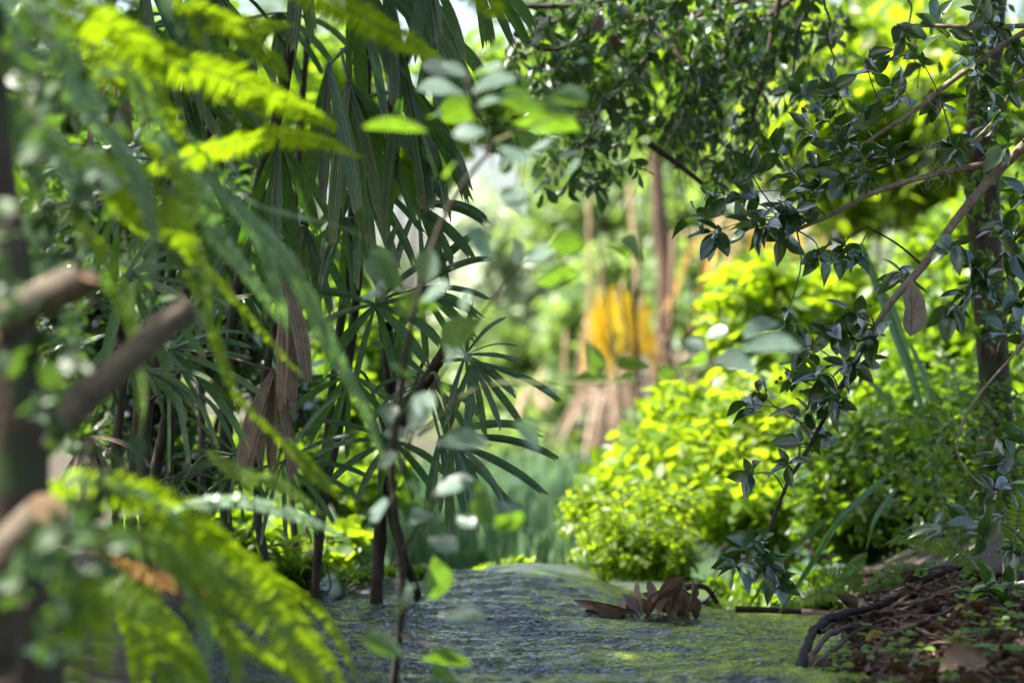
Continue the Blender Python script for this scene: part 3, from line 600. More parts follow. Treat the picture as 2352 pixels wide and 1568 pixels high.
LV = zl([(870, 540, 580, 430, 90, 't'), (880, 520, 720, 430, 80, 't'), (890, 530, 1080, 460, 80, 't'), (900, 640, 1160, 490, 90, 't'), (860, 650, 560, 600, 110, 't'), (930, 730, 1200, 640, 80, 't'),
    (1000, 780, 700, 760, 150, 'u'), (1070, 720, 1300, 660, 110, 'u'), (1390, 690, 1680, 650, 70, 'u'), (1180, 840, 1570, 830, 120, 'u'), (1150, 770, 1560, 760, 90, 'u'), (1000, 900, 800, 900, 130, 't'), (610, 900, 190, 840, 70, 'u'),
    (1080, 1000, 1250, 1080, 100, 't'), (1130, 1050, 1130, 1180, 100, 't'), (1280, 1040, 1480, 970, 90, 't'), (1480, 1080, 1650, 1030, 60, 't'), (1500, 1290, 1600, 1120, 120, 't'), (1190, 1090, 1060, 1190, 80, 't'), (1260, 1480, 1150, 1270, 120, 't'), (800, 1100, 720, 1190, 60, 't'), (1200, 900, 1330, 1000, 90, 'u'), (700, 800, 620, 780, 50, 't')], 781, 0)
LV += zl([(560, 420, 620, 200, 180, 't'), (400, 430, 190, 260, 110, 't'), (560, 520, 720, 410, 100, 't'), (830, 620, 870, 470, 170, 't'), (980, 640, 700, 780, 180, 'u'), (450, 480, 280, 190, 120, 'u'), (690, 560, 400, 560, 150, 'u'), (1050, 250, 890, 50, 110, 't'), (1260, 250, 1400, 170, 70, 't'), (1330, 400, 1580, 330, 80, 'u'),
    (470, 1410, 610, 1170, 170, 't'), (340, 1360, 330, 1230, 110, 't'), (290, 1420, 430, 1420, 100, 't'), (640, 1500, 980, 1480, 170, 't'), (1180, 1350, 1370, 1490, 110, 't'), (1380, 1120, 1510, 1150, 120, 't'), (1670, 780, 1790, 1010, 90, 't'), (2120, 960, 1940, 950, 160, 'u'), (1560, 1060, 1800, 1020, 60, 'u'), (1850, 1060, 1980, 1040, 70, 'u'), (1740, 130, 1950, 160, 90, 't'), (1900, 110, 2060, 190, 130, 'u'), (1400, 150, 1640, 120, 120, 'u'), (1180, 80, 1240, 240, 140, 'u'), (350, 960, 460, 1000, 90, 't'), (300, 480, 200, 460, 90, 't'), (760, 860, 900, 900, 90, 't'), (2200, 1030, 2352, 980, 130, 'u'), (720, 820, 760, 1100, 130, 'u')], 781, 517)
LV += zl([(440, 200, 590, 350, 180, 't'), (620, 280, 880, 180, 120, 't'), (960, 150, 1000, 470, 110, 't'), (1080, 340, 1220, 360, 60, 't'), (1070, 430, 1200, 490, 140, 'u'), (640, 700, 680, 970, 150, 't'), (530, 890, 390, 1060, 140, 't'), (680, 1100, 960, 1120, 80, 't'), (440, 1380, 190, 1270, 120, 'u'), (560, 1410, 870, 1380, 140, 'u'), (480, 480, 600, 400, 70, 't'), (800, 420, 900, 480, 70, 't'), (420, 20, 280, 60, 120, 't'), (600, 580, 780, 640, 80, 't'), (1150, 190, 1230, 180, 80, 't'), (300, 300, 240, 420, 90, 'u'), (620, 1540, 760, 1500, 130, 'u')], 781, 1041.5)
LV += zl([(20, 790, 150, 830, 130, 't'), (400, 850, 790, 820, 110, 't'), (430, 780, 630, 650, 80, 't'), (220, 930, 490, 960, 130, 't'), (-10, 960, 140, 920, 110, 'u'), (170, 760, 300, 720, 90, 't'), (0, 1010, -120, 1000, 120, 'u'), (560, 870, 700, 900, 90, 't')], 1562, 517)
for (u0, v0), (u1, v1), w, sd_ in LV:
    d = 3.3 + RG.uniform(-.12, .3)
    A = P(u0, v0, d); B = P(u1, v1, d + RG.uniform(-.05, .05))
    n = (np.array([-.1, -.65, .75]) if sd_ == 't' else np.array([.1, .7, .65])) + RG.normal(0, .15, 3)
    dd = nz(B - A); n = nz(n - (n @ dd) * dd)
    Lf = np.linalg.norm(B - A) * 1.12; leaves(ml, A[None], dd[None], n[None], Lf, min(Lf * .75, 1.35 * w * d / F / max(.6, abs(n[1]))), FLAT)
ml.build('foliage', M['visc'], t)

# ------------------------------------------------------------------ bushes
def bush(name, label, cat, blobs, T, K, L, Wr, tpl, mat, group=None, stem='twig', tw=.16, fill=.55, droop=.2, nrand=.6, base=None, nstem=6, r=.002, **kw):
    """blobs: (u, v, d, half-width u, half-height v, half-depth metres)."""
    cs = np.array([P(b_[0], b_[1], b_[2]) for b_ in blobs]); rs = np.array([[b_[3] * b_[2] / F, b_[5], b_[4] * b_[2] / F] for b_ in blobs])
    base = np.array(base, float) if base is not None else np.array([cs[:, 0].mean(), cs[:, 1].mean(), float(hgt(cs[:, 0].mean(), cs[:, 1].mean()))])
    t = thing(name, base, label, cat, group)
    wts = rs.prod(1) ** .8; wts /= wts.sum()
    k = RG.choice(len(cs), T, p=wts)
    dr = nz(RG.normal(size=(T, 3))); rad = RG.uniform(size=T) ** fill
    B = cs[k] + dr * rs[k] * rad[:, None] * (1 + .38 * noise(dr * 2 + cs[k], 2.6) + (RG.uniform(size=T) < .12) * RG.uniform(.1, .45, T))[:, None]
    B = B[B[:, 2] > hgt(B[:, 0], B[:, 1]) + .01]
    kk = np.argmin(((B[:, None] - cs[None]) ** 2).sum(-1), 1); T = len(B)
    out = nz((B - cs[kk]) / rs[kk] + np.array([0, 0, .45]) + RG.normal(0, .35, (T, 3)))
    A = B - out * tw * RG.uniform(.6, 1.3, (T, 1))
    ml, ms = MB(), MB()
    sprigs(ml, ms, A, B, K, L, Wr, tpl, droop=droop, nrand=nrand, r=r, **kw)
    for _ in range(nstem):
        e = cs[RG.integers(len(cs))] + RG.normal(0, .3, 3) * rs.mean(0)
        tube(ms, curve([base + RG.normal(0, .04, 3), (base + e) / 2 + RG.normal(0, .06, 3), e], 10), [r * 5, r * 1.6], 5)
    ms.build('stem', M[stem], t); ml.build('foliage', M[mat], t)
    return t
GB = 'sunlit shrubs behind the stream'
bush('low_bush', 'dense dome-shaped bush of tiny yellow-green leaves beside the brown dead leaves in the stream', 'bush', [(1440, 1235, 6.95, 130, 95, .28), (1530, 1270, 6.9, 75, 80, .2), (1350, 1160, 7.1, 60, 50, .15), (1500, 1150, 7.1, 110, 60, .2)], 900, 9, .03, .55, OVATE_S, 'lime', GB, tw=.09, nrand=.7)
bush('shrub', 'lime-green sunlit shrub spilling down behind the dome-shaped bush', 'shrub', [(1560, 1040, 7.6, 150, 90, .35), (1700, 980, 7.8, 200, 120, .4), (1680, 1140, 7.4, 150, 110, .35), (1820, 1130, 7.5, 150, 130, .35)], 900, 8, .055, .62, OVATE_S, 'lime', GB)
bush('shrub', 'broad-leaved pale lime sprays between the dome-shaped bush and the withered palm', 'shrub', [(1480, 1075, 7.8, 110, 45, .2), (1610, 1010, 7.9, 120, 60, .25), (1560, 930, 8.4, 90, 50, .2), (1380, 1120, 7.6, 60, 30, .15)], 120, 7, .085, .7, OVATE, 'lime', GB)
bush('shrub', 'loose shrub of large pale lime leaves between the yellow palm leaf and the pale branch', 'shrub', [(1740, 650, 8.6, 120, 70, .35), (1680, 740, 8.4, 80, 70, .3), (1820, 760, 8.6, 170, 90, .4), (1900, 660, 8.8, 130, 90, .4), (1850, 900, 8.2, 200, 80, .4)], 620, 7, .075, .66, OVATE, 'lime', GB)
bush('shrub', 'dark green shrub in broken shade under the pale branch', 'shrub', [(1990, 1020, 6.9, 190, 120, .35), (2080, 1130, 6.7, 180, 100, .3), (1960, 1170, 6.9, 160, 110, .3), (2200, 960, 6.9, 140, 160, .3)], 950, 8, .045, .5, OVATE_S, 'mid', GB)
bush('shrub', 'tall leafy shrub, bright green, behind the hanging grey leaf', 'shrub', [(2090, 800, 8.4, 160, 170, .4), (2230, 760, 8.6, 140, 220, .4), (2000, 880, 8.2, 130, 110, .4), (2330, 900, 8.2, 110, 220, .4)], 800, 8, .06, .55, OVATE_S, 'lime2', GB)
bush('tall_shrub', 'high sunlit shrub with lime leaves filling the upper corner behind the glossy leaves', 'shrub', [(1960, 240, 10, 220, 150, .6), (2160, 330, 10, 200, 170, .6), (1800, 330, 10.2, 150, 110, .5), (2120, 120, 10.3, 260, 120, .6), (2290, 220, 9.8, 140, 200, .5), (1960, 440, 10, 220, 90, .5), (1850, 60, 10.5, 200, 110, .5)], 1000, 7, .085, .62, OVATE, 'lime', GB, tw=.22)
bush('tall_shrub', 'bright shrub glimpsed through the dark overhanging branch', 'shrub', [(1640, 120, 11, 160, 110, .5), (1480, 60, 11.5, 150, 90, .5), (1560, 260, 11, 110, 80, .5), (1330, 170, 11.5, 130, 110, .5)], 520, 8, .08, .62, OVATE_S, 'lime2', GB, tw=.22)
bush('shrub', 'leafy shrub behind the mossy trunk, half shaded', 'shrub', [(2300, 520, 9, 130, 160, .4), (2180, 560, 9.2, 120, 110, .4), (2330, 700, 9, 110, 150, .4)], 520, 8, .065, .55, OVATE_S, 'lime2', GB)
bush('low_plant', 'tiny bright yellow-green seedlings along the crest of the dark rock', 'plant', [(1125, 1312, 6.6, 45, 14, .06), (1195, 1300, 6.6, 40, 24, .06), (1260, 1318, 6.6, 30, 10, .05)], 70, 6, .028, .75, ROUND, 'lime', 'small plants at the lip of the stream', tw=.04, nstem=2, r=.001)
bush('low_plant', 'small round-leaved plant left of the two dark canes, sunlit', 'plant', [(800, 1240, 6.5, 40, 45, .08), (740, 1290, 6.3, 60, 35, .08)], 46, 5, .045, .85, ROUND, 'lime', 'small plants at the lip of the stream', tw=.06, nstem=2, r=.001)
bush('shrub', 'dark shrub added to deepen the shade between the palm canes', 'shrub', [(330, 900, 6.6, 150, 160, .2), (520, 760, 6.7, 130, 160, .2), (430, 1080, 6.5, 150, 110, .2), (200, 700, 6.4, 150, 180, .2), (680, 900, 6.8, 90, 120, .2), (250, 420, 6.6, 160, 160, .2), (600, 480, 6.8, 130, 130, .2)], 420, 8, .06, .42, OVATE_S, 'glossy', None, tw=.18, r=.0025)  # added dark foliage stands in for deep shade behind the canes
GL = 'green shrubs glimpsed through the palm clump'
for lab, bl, T, mt in (
    ('bright shrub low behind the palm canes, beside the brown dead leaf', [(760, 960, 8.6, 130, 130, .4), (640, 1080, 8.4, 130, 110, .4), (840, 1080, 8.4, 110, 90, .4)], 560, 'lime2'),
    ('shrub glowing through the middle of the palm clump', [(560, 720, 9.4, 170, 130, .5), (720, 640, 9.4, 150, 130, .5), (850, 760, 9.0, 120, 120, .4)], 620, 'lime2'),
    ('tall shrub glimpsed through the topmost palm blades', [(760, 200, 10.5, 220, 170, .6), (950, 330, 10.5, 150, 140, .5), (560, 330, 10.2, 180, 140, .5), (1120, 200, 10.8, 120, 160, .5)], 780, 'lime2'),
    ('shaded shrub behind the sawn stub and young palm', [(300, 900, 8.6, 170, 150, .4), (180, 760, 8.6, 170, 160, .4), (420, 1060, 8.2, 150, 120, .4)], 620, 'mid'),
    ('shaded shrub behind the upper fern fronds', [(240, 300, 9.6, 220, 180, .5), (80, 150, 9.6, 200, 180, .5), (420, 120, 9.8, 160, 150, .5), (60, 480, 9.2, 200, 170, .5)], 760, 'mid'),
    ('low shrub at the water behind the bright fern', [(560, 1200, 7.4, 130, 70, .3), (690, 1250, 7.2, 110, 60, .3), (420, 1220, 7.2, 150, 80, .3)], 420, 'lime2')):
    bush('shrub', lab, 'shrub', bl, T, 8, .07, .6, OVATE_S, mt, GL, tw=.2)
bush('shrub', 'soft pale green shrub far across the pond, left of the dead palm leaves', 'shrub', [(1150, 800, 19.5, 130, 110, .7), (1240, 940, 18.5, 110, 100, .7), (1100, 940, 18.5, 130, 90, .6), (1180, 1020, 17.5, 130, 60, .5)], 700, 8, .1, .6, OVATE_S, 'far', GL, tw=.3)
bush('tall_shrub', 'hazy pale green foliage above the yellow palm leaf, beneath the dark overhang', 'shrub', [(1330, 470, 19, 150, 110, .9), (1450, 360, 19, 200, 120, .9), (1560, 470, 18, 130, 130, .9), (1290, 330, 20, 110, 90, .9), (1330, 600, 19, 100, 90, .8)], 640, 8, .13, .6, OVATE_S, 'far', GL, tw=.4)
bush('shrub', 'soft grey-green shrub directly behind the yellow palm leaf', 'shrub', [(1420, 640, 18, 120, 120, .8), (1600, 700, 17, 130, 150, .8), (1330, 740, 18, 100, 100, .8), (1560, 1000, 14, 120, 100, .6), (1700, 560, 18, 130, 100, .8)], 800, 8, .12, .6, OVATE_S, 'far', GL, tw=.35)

# ------------------------------------------------------------------ far trees
def tree(label, x, y, htr, crowns, T, L, mat, group='trees beyond the clearing', bark='bark_dark', r=.16, K=9):
    z0 = float(hgt(x, y)); t = thing('tree', (x, y, z0), label, 'tree', group)
    b = MB(); tube(b, curve([(x, y, z0 - .1), (x + .1, y, z0 + htr * .5), (x - .05, y + .1, z0 + htr)], 14), [r, r * .75, r * .4], 9, rough=.1)
    cs = np.array([(x + q[0], y + q[1], q[2]) for q in crowns]); rs = np.array([q[3:6] for q in crowns])
    for c0 in cs: tube(b, curve([(x, y, min(z0 + htr * .6, c0[2])), (np.array([x, y, c0[2]]) + c0) / 2, c0], 8), [r * .4, r * .12], 6)
    b.build('trunk', M[bark], t)
    k = RG.choice(len(cs), T, p=rs.prod(1) / rs.prod(1).sum())
    dr = nz(RG.normal(size=(T, 3))); B = cs[k] + dr * rs[k] * (RG.uniform(size=T) ** .5)[:, None] * (1 + .25 * noise(dr * 2 + cs[k], 2))[:, None]
    A = B - nz(dr + np.array([0, 0, .4])) * .45
    ml = MB(); sprigs(ml, ml, A, B, K, L, .55, OVATE_S, r=.005, nrand=.7); ml.build('crown', M[mat], t)
    return t
for lab, x, y, h, cr in (
    ('far pale tree left of the bright gap in the leaves', -2.3, 23, 4, [(0, 0, 3.0, 1.5, 1.4, 1.5), (-.6, 0, 1.4, 1.3, 1.2, 1.1), (.6, .4, 4.6, 1.5, 1.2, 1)]),
    ('far pale tree right of the bright gap behind the dead palm', 1.6, 24, 4.2, [(0, 0, 3.0, 1.4, 1.4, 1.3), (.3, 0, 1.2, 1.35, 1.2, 1.1), (-.9, .5, 3.8, 1.2, 1.2, .9)]),
    ('far tree behind the lime leaves of the right side', 4.3, 22, 4.5, [(0, 0, 3.2, 1.6, 1.4, 1.6), (.2, 0, 1.2, 1.6, 1.3, 1.3)]),
    ('far tree at the edge of the clearing behind the mossy trunk', 7.4, 21, 4.5, [(0, 0, 3.0, 1.8, 1.4, 1.8), (0, 0, 1.0, 1.7, 1.3, 1.3)]),
    ('far tree behind the dark palm clump', -5.2, 22, 4.5, [(0, 0, 3.2, 1.7, 1.4, 1.7), (0, 0, 1.2, 1.7, 1.3, 1.3)]),
    ('far tree behind the shaded shrubs and sawn trunk', -8.2, 21, 4.5, [(0, 0, 3.0, 1.8, 1.4, 1.8), (0, 0, 1.0, 1.7, 1.3, 1.3)])):
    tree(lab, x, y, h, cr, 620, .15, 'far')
bush('tall_shrub', 'foliage coloured near white for the sun glare in the gap between palm and withered palm', 'shrub', [(1130, 560, 20, 110, 110, .8), (1050, 700, 20, 70, 60, .6), (1180, 720, 20, 90, 60, .6), (1090, 470, 20, 90, 60, .7), (1220, 630, 20, 70, 70, .6)], 230, 8, .13, .6, OVATE_S, 'pale', GL, tw=.4)
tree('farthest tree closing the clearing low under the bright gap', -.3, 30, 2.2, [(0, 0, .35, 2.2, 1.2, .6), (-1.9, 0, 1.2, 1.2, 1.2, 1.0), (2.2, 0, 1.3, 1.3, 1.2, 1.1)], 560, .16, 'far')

# ------------------------------------------------------------------ dead and yellow palm in the clearing
DP = 15.5
bush('low_plant', 'ferny green plant in front of the dark canes at the water', 'plant', [(560, 1270, 5.75, 110, 50, .12), (690, 1300, 5.85, 70, 30, .1), (450, 1240, 5.7, 110, 60, .12)], 170, 8, .04, .4, OVATE, 'lime2', 'small plants at the lip of the stream', tw=.08, nstem=3, r=.001)
bush('low_plant', 'low mossy green plant around the feet of the two dark canes', 'plant', [(850, 1318, 6.1, 80, 22, .1), (970, 1318, 6.15, 60, 18, .08)], 90, 7, .026, .5, OVATE_S, 'mid', 'small plants at the lip of the stream', tw=.05, nstem=2, r=.001)
t = thing('withered_palm', P(1510, 1120, DP), 'withered palm in the clearing with tan hanging leaves and one bright yellow leaf', 'palm')
b = MB(); tube(b, curve([P(1520, 1180, DP + .3), P(1520, 900, DP + .3), P(1530, 650, DP + .3), P(1515, 500, DP + .3), P(1505, 350, DP + .3)], 24), [.07, .06, .06, .05, .04], 10, rough=.15); b.build('trunk', M['bark_red'], t)
for pts in ([(1352, 440), (1354, 640), (1350, 850)], [(1382, 560), (1378, 700)], [(1448, 420), (1462, 600), (1475, 790)], [(1545, 540), (1541, 760)], [(1300, 760), (1296, 860)], [(1540, 540), (1620, 532), (1705, 528)]):
    b = MB(); tube(b, curve([P(q[0], q[1], DP) for q in pts], 10), [.02, .016] if pts[0][0] == 1448 else [.012, .01], 6); b.build('leaf_stalk', M['bark_tan'], t)
def hang(u0, v0, u1, v1, n, a0, a1, ln, w, mat, lab, d=DP):
    """a torn leaf: n blades hanging from the leaf stalk that runs from (u0, v0) to (u1, v1)"""
    mb = MB()
    for k in range(n):
        f = (k + RG.uniform(-.3, .3)) / max(1, n - 1); a = math.radians(a0 + (a1 - a0) * f + RG.normal(0, 5))
        p = P(u0 + (u1 - u0) * f, v0 + (v1 - v0) * f + RG.normal(0, ln * .10) + ln * .10 * (2 * f - 1) ** 2, d + RG.normal(0, .12)); dr = nz(np.array([math.cos(a), RG.normal(0, .35), -math.sin(a)])); L = ln * d / F * RG.uniform(.4, 1.25); pts = [p]
        for q in range(9): dr = nz(dr - UP * RG.uniform(0, .10) + RG.normal(0, .05, 3)); pts.append(pts[-1] + dr * L / 9)
        ribbon(mb, np.array(pts), w * d / F * RG.uniform(.45, 1.0), nz(np.array([RG.normal(0, .7), -1, .2])))
    tube(mb, curve([P((u0 + u1) / 2 + 14, v0 - 40, d + .1), P((u0 + u1) / 2 + 4, v0 - 16, d + .06), P((u0 + u1) / 2, v0 + 6, d)], 8), .010, 5, m=1)
    o = mb.build('leaf', [M[mat], M['bark_tan']], t); o['label'] = lab
hang(1352, 688, 1484, 680, 38, 96, 82, 150, 17, 'palm_yellow', 'bright yellow leaf hanging flat'); hang(1375, 780, 1400, 800, 4, 80, 70, 80, 14, 'palm_yellow', 'short yellow leaf tip')
hang(1335, 745, 1352, 760, 6, 100, 80, 160, 15, 'palm_tan', 'narrow tan leaf beside the yellow one'); hang(1345, 850, 1510, 850, 38, 128, 54, 190, 9, 'palm_tan', 'broad tan skirt of dry blades'); hang(1400, 880, 1460, 880, 18, 112, 70, 270, 9, 'palm_tan', 'longest tan dry blades')
hang(1505, 850, 1600, 845, 11, 95, 80, 130, 18, 'palm_tan', 'tan panel of dry blades'); hang(1490, 812, 1540, 805, 6, 20, -10, 70, 14, 'palm_tan', 'short tan blades pointing sideways'); hang(1210, 885, 1260, 880, 6, 110, 80, 95, 15, 'palm_tan', 'tan leaf standing apart', DP - .5)
hang(1600, 535, 1690, 530, 10, 120, 85, 190, 16, 'palm_orange', 'orange dry leaf'); hang(1560, 535, 1720, 522, 9, 30, -10, 100, 14, 'palm_orange', 'orange blades along a level stalk')
hang(1740, 510, 1870, 500, 11, 110, 60, 110, 20, 'palm_yellow', 'bright yellow leaf behind the glossy leaves', DP - .5)

# ------------------------------------------------------------------ grass beyond the lip
mb = MB(); NB = 2600
u = RG.uniform(820, 1420, NB); yy = RG.uniform(8.5, 15, NB); x = (u - CX) / F * yy
A = np.stack([x, yy, np.full(NB, -.34)], -1); Lg = RG.uniform(.12, .36, NB)
B = A + np.stack([RG.normal(0, .06, NB), RG.normal(0, .05, NB), Lg], -1)
leaves(mb, A, B - A, np.stack([RG.normal(0, .6, NB), -np.ones(NB), np.full(NB, .3)], -1), Lg, .012, LANCE)
tag(mb.build('grass', M['grass']), 'pale green grass standing in the pond past the lip of the stream', 'grass', kind='stuff')
# reeds on the right bank
GR = 'long strap blades leaning over the bank'
def reed(lab, blades):
    q = [[P(*k) for k in bl[0]] for bl in blades]
    t = thing('reed_clump', q[0][0], lab, 'reed', GR)
    for cv, bl in zip(q, blades):
        b = MB(); cvv = curve(cv, 16); ribbon(b, cvv, bl[1] * cv[0][1] / F, np.array([.3, -1, .3]), ragged=False, pleat=.05); b.build('blade', M['reed'], t)
bush('low_plant', 'fresh green ferny plant in the notch between stream and root bank', 'plant', [(1770, 1375, 6.5, 110, 40, .15), (1880, 1345, 6.4, 80, 45, .15), (1670, 1360, 6.8, 70, 40, .15)], 190, 8, .045, .42, OVATE_S, 'lime2', 'small plants at the lip of the stream', tw=.08, nstem=3, r=.001)
reed('clump of long strap blades leaning right above the lip of the stream', [([(1790, 1405, 5.6), (1860, 1300, 5.6), (1930, 1190, 5.6), (2040, 1090, 5.7)], 17), ([(1715, 1400, 5.9), (1790, 1290, 5.9), (1900, 1190, 5.9)], 13), ([(1990, 1260, 5.6), (2010, 1190, 5.6), (2060, 1120, 5.7)], 12), ([(1880, 1380, 5.6), (1930, 1330, 5.6), (1985, 1290, 5.6)], 9)])
reed('clump of tall dark strap blades crossing behind the pale branch', [([(2140, 1010, 6.3), (2090, 860, 6.3), (2030, 700, 6.3), (1975, 560, 6.3)], 24), ([(2060, 940, 6.5), (2000, 880, 6.5), (1930, 820, 6.5)], 12), ([(2110, 900, 6.4), (2060, 730, 6.4), (2010, 640, 6.4)], 13), ([(2165, 1000, 6.4), (2120, 860, 6.4), (2090, 790, 6.4)], 14)])

# ------------------------------------------------------------------ right-hand tree: trunk, roots, overhanging crown
def rootpt(u, v):
    d = np.interp(v, [1300, 1340, 1420, 1480, 1590], [5.35, 5.2, 4.85, 4.6, 4.25]); q = P(u, v, d); g = onground(u, v, .0, 4.0)
    if abs(g[1] - d) < .45: q = g + np.array([0, -.022, .012])
    return q
t = thing('mossy_tree', P(2300, 1290, 6.0), 'dark mossy trunk on the right bank whose crown hangs over the stream', 'tree')
b = MB(); tube(b, curve([P(2320, 1420, 6.0), P(2300, 1200, 6.0), P(2292, 1000, 6.0), P(2272, 700, 6.0), P(2255, 420, 6.0), P(2268, 100, 6.0), P(2290, -300, 6.05), P(2200, -1500, 6.2), P(2000, -2600, 6.3)], 70), [.06, .048, .044, .042, .042, .04, .04, .035, .03], 14, rough=.16); b.build('trunk', M['bark_trunk'], t)
for pts, r, mt in (([(1838, 1590), (1842, 1530), (1858, 1468), (1895, 1425), (1950, 1408), (2040, 1390), (2110, 1352), (2160, 1325), (2215, 1308)], [.009, .0085, .006], 'root_wet'),
    ([(1856, 1580), (1870, 1500), (1912, 1450), (1985, 1440), (2045, 1405), (2095, 1372), (2140, 1350)], [.006, .005], 'root'),
    ([(1850, 1570), (1905, 1495), (1990, 1450), (2070, 1432), (2165, 1425), (2240, 1440)], [.005, .004], 'root'),
    ([(1992, 1560), (2008, 1505), (2050, 1462), (2120, 1440), (2200, 1400)], [.006, .004], 'root'),
    ([(2040, 1432), (2100, 1460), (2170, 1480), (2250, 1470)], [.004, .003], 'root'),
    ([(2060, 1400), (2120, 1390), (2180, 1370), (2240, 1350)], [.005, .004], 'root'),
    ([(2010, 1480), (2100, 1420), (2160, 1400), (2230, 1380)], [.0035, .003], 'root'),
    ([(2180, 1310), (2110, 1325), (2050, 1348), (1990, 1360)], [.004, .002], 'root'),
    ([(1900, 1580), (1940, 1520), (2020, 1500), (2110, 1500), (2200, 1480)], [.0045, .003], 'root'), ([(1880, 1450), (1960, 1425), (2060, 1412), (2150, 1385), (2230, 1365)], [.005, .003], 'root'), ([(2080, 1570), (2100, 1520), (2160, 1490), (2240, 1500)], [.004, .0025], 'root'),
    ([(1860, 1590), (1900, 1540), (1930, 1500), (2000, 1480)], [.0035, .002], 'root_wet')):
    b = MB(); cvr = curve([rootpt(*q) for q in pts], 60); cvr[1:-1] += .006 * np.stack([noise(cvr[1:-1] + 7 * k_, 22) for k_ in range(3)], -1); tube(b, cvr, r, 9, rough=.3); b.build('root', M[mt], t)
b = MB()                                                    # fine rootlets
for _ in range(260):
    u0, v0 = RG.uniform(1860, 2260), RG.uniform(1350, 1568); a = RG.uniform(-.5, .9); l = RG.uniform(25, 110)
    tube(b, curve([onground(u0 + l * s * math.cos(a) + RG.normal(0, 6), v0 - l * s * math.sin(a) * .6 + RG.normal(0, 5), RG.uniform(.001, .008)) for s in (0, .35, .7, 1)], 8), [.0018, .0008], 5, rough=.2)
for _ in range(40):
    u0, v0 = RG.uniform(1840, 1905), RG.uniform(1440, 1510); A = onground(u0 + 12, v0, 0.0)
    tube(b, curve([A, A + np.array([-.02, -.03, -.03]), A + np.array([-.03 + RG.normal(0, .02), -.05, -.09])], 6), [.0012, .0005], 4)
tag(b.build('rootlets', M['root'], t), kind='stuff')
# crown: the part that hangs in view, then unseen sprigs added above to block the sun
ml, ms = MB(), MB()
boughs = [[(2290, -150, 6.2), (1900, -60, 6.4), (1640, 20, 6.5), (1400, 60, 6.6), (1200, 130, 6.7), (1110, 190, 6.7)], [(1900, -60, 6.4), (1700, 90, 6.3), (1600, 230, 6.3), (1560, 330, 6.3)], [(1640, 10, 6.5), (1500, 120, 6.4), (1380, 250, 6.4), (1330, 390, 6.4)],
          [(1800, -50, 6.2), (1760, 140, 6.2), (1720, 300, 6.2), (1700, 420, 6.2)], [(1330, 20, 6.6), (1240, 70, 6.6), (1170, 120, 6.6)], [(1480, 40, 6.3), (1620, 200, 6.2), (1650, 250, 6.2)], [(2290, -150, 6.2), (2000, -100, 6.0), (1850, 30, 6.0), (1820, 180, 6.0)],
          [(1200, 15, 6.5), (1330, 12, 6.5), (1500, -10, 6.5), (1800, 5, 6.4)], [(1180, 75, 6.2), (1260, 115, 6.2), (1350, 90, 6.2)], [(1490, 330, 6.1), (1560, 380, 6.1), (1620, 430, 6.1), (1640, 470, 6.1)]]
for bo in boughs: tube(ms, curve([P(*q) for q in bo], 22), [.009, .003], 6, rough=.1)
den = [(1230, 60, 60, 60), (1350, 60, 110, 70), (1500, 70, 120, 80), (1640, 60, 120, 70), (1760, 110, 100, 90), (1560, 190, 130, 80), (1420, 190, 110, 90), (1300, 170, 90, 90), (1340, 300, 90, 80), (1290, 380, 60, 70), (1390, 380, 60, 60), (1640, 300, 110, 80), (1740, 330, 90, 90), (1560, 320, 70, 60), (1830, 200, 80, 80), (1700, 410, 70, 60), (1270, 250, 80, 70), (1470, 290, 60, 60), (1660, 180, 120, 80), (1860, 60, 70, 70)]
A, B = [], []
for uu, vv, su, sv in den:
    for _ in range(int(su * sv / 430)):
        e = P(uu + RG.normal(0, su * .62), vv + RG.normal(0, sv * .62), RG.uniform(5.9, 7.0)); B.append(e); A.append(e + np.array([RG.normal(0, .05), RG.normal(0, .05), RG.uniform(.03, .12)]))
sprigs(ml, ms, np.array(A), np.array(B), 7, .045, .46, OBOV, r=.0014, along=.55, spread=.85, droop=.25, nrand=.7)
for _ in range(60):                                         # bare hanging twiglets
    e = P(RG.uniform(1180, 1880), RG.uniform(0, 330), RG.uniform(6, 6.8)); tube(ms, curve([e, e + np.array([RG.normal(0, .03), 0, -.06]), e + np.array([RG.normal(0, .07), 0, -.15 - RG.uniform(0, .15)])], 8), [.0015, .0006], 4)
A, B = [], []
while len(B) < 1900:
    x, y = RG.uniform(-4.6, 1.6), RG.uniform(2.4, 5.95)
    if y < 3.8 and (x > -.85 or (x < -1.15 and RG.uniform() < .93) or (y < 3.45 and RG.uniform() < .96)): continue
    z = 1.25 + .17 * y + RG.uniform(0, 1) ** 1.3 * 1.6
    gap = math.exp(-(((x + 1.7) / .5) ** 2 + ((y - 3.1) / .6) ** 2))        # gap shaped to let the sun through to the left-hand ferns
    if RG.uniform() < gap * 1.15 or noise(np.array([x, y, z]), 1.1) < -.45: continue
    e = np.array([x, y, z]); B.append(e); A.append(e - nz(RG.normal(size=3) + np.array([-.2, 0, .5])) * .25)
for _ in range(150):  # extra unseen sprigs added to shade the grey-leaved shrub
    e = np.array([RG.uniform(-1.15, -.85), RG.uniform(3.5, 3.9), RG.uniform(1.95, 2.6)]); B.append(e); A.append(e - nz(RG.normal(size=3)) * .25)
k_ = 0
while k_ < 1500:                                            # unseen sprigs added behind the camera, with holes, to break up sky reflections
    e = np.array([RG.uniform(-3.5, 3.5), RG.uniform(-5, 2.1), RG.uniform(2.1, 4.2)])
    if noise(e * np.array([1, 1, .4]), 1.5) < .05: continue
    k_ += 1; B.append(e); A.append(e - nz(RG.normal(size=3) + np.array([0, 0, .4])) * .25)
sprigs(ml, ms, np.array(A), np.array(B), 9, .11, .5, OVATE_S, r=.003)
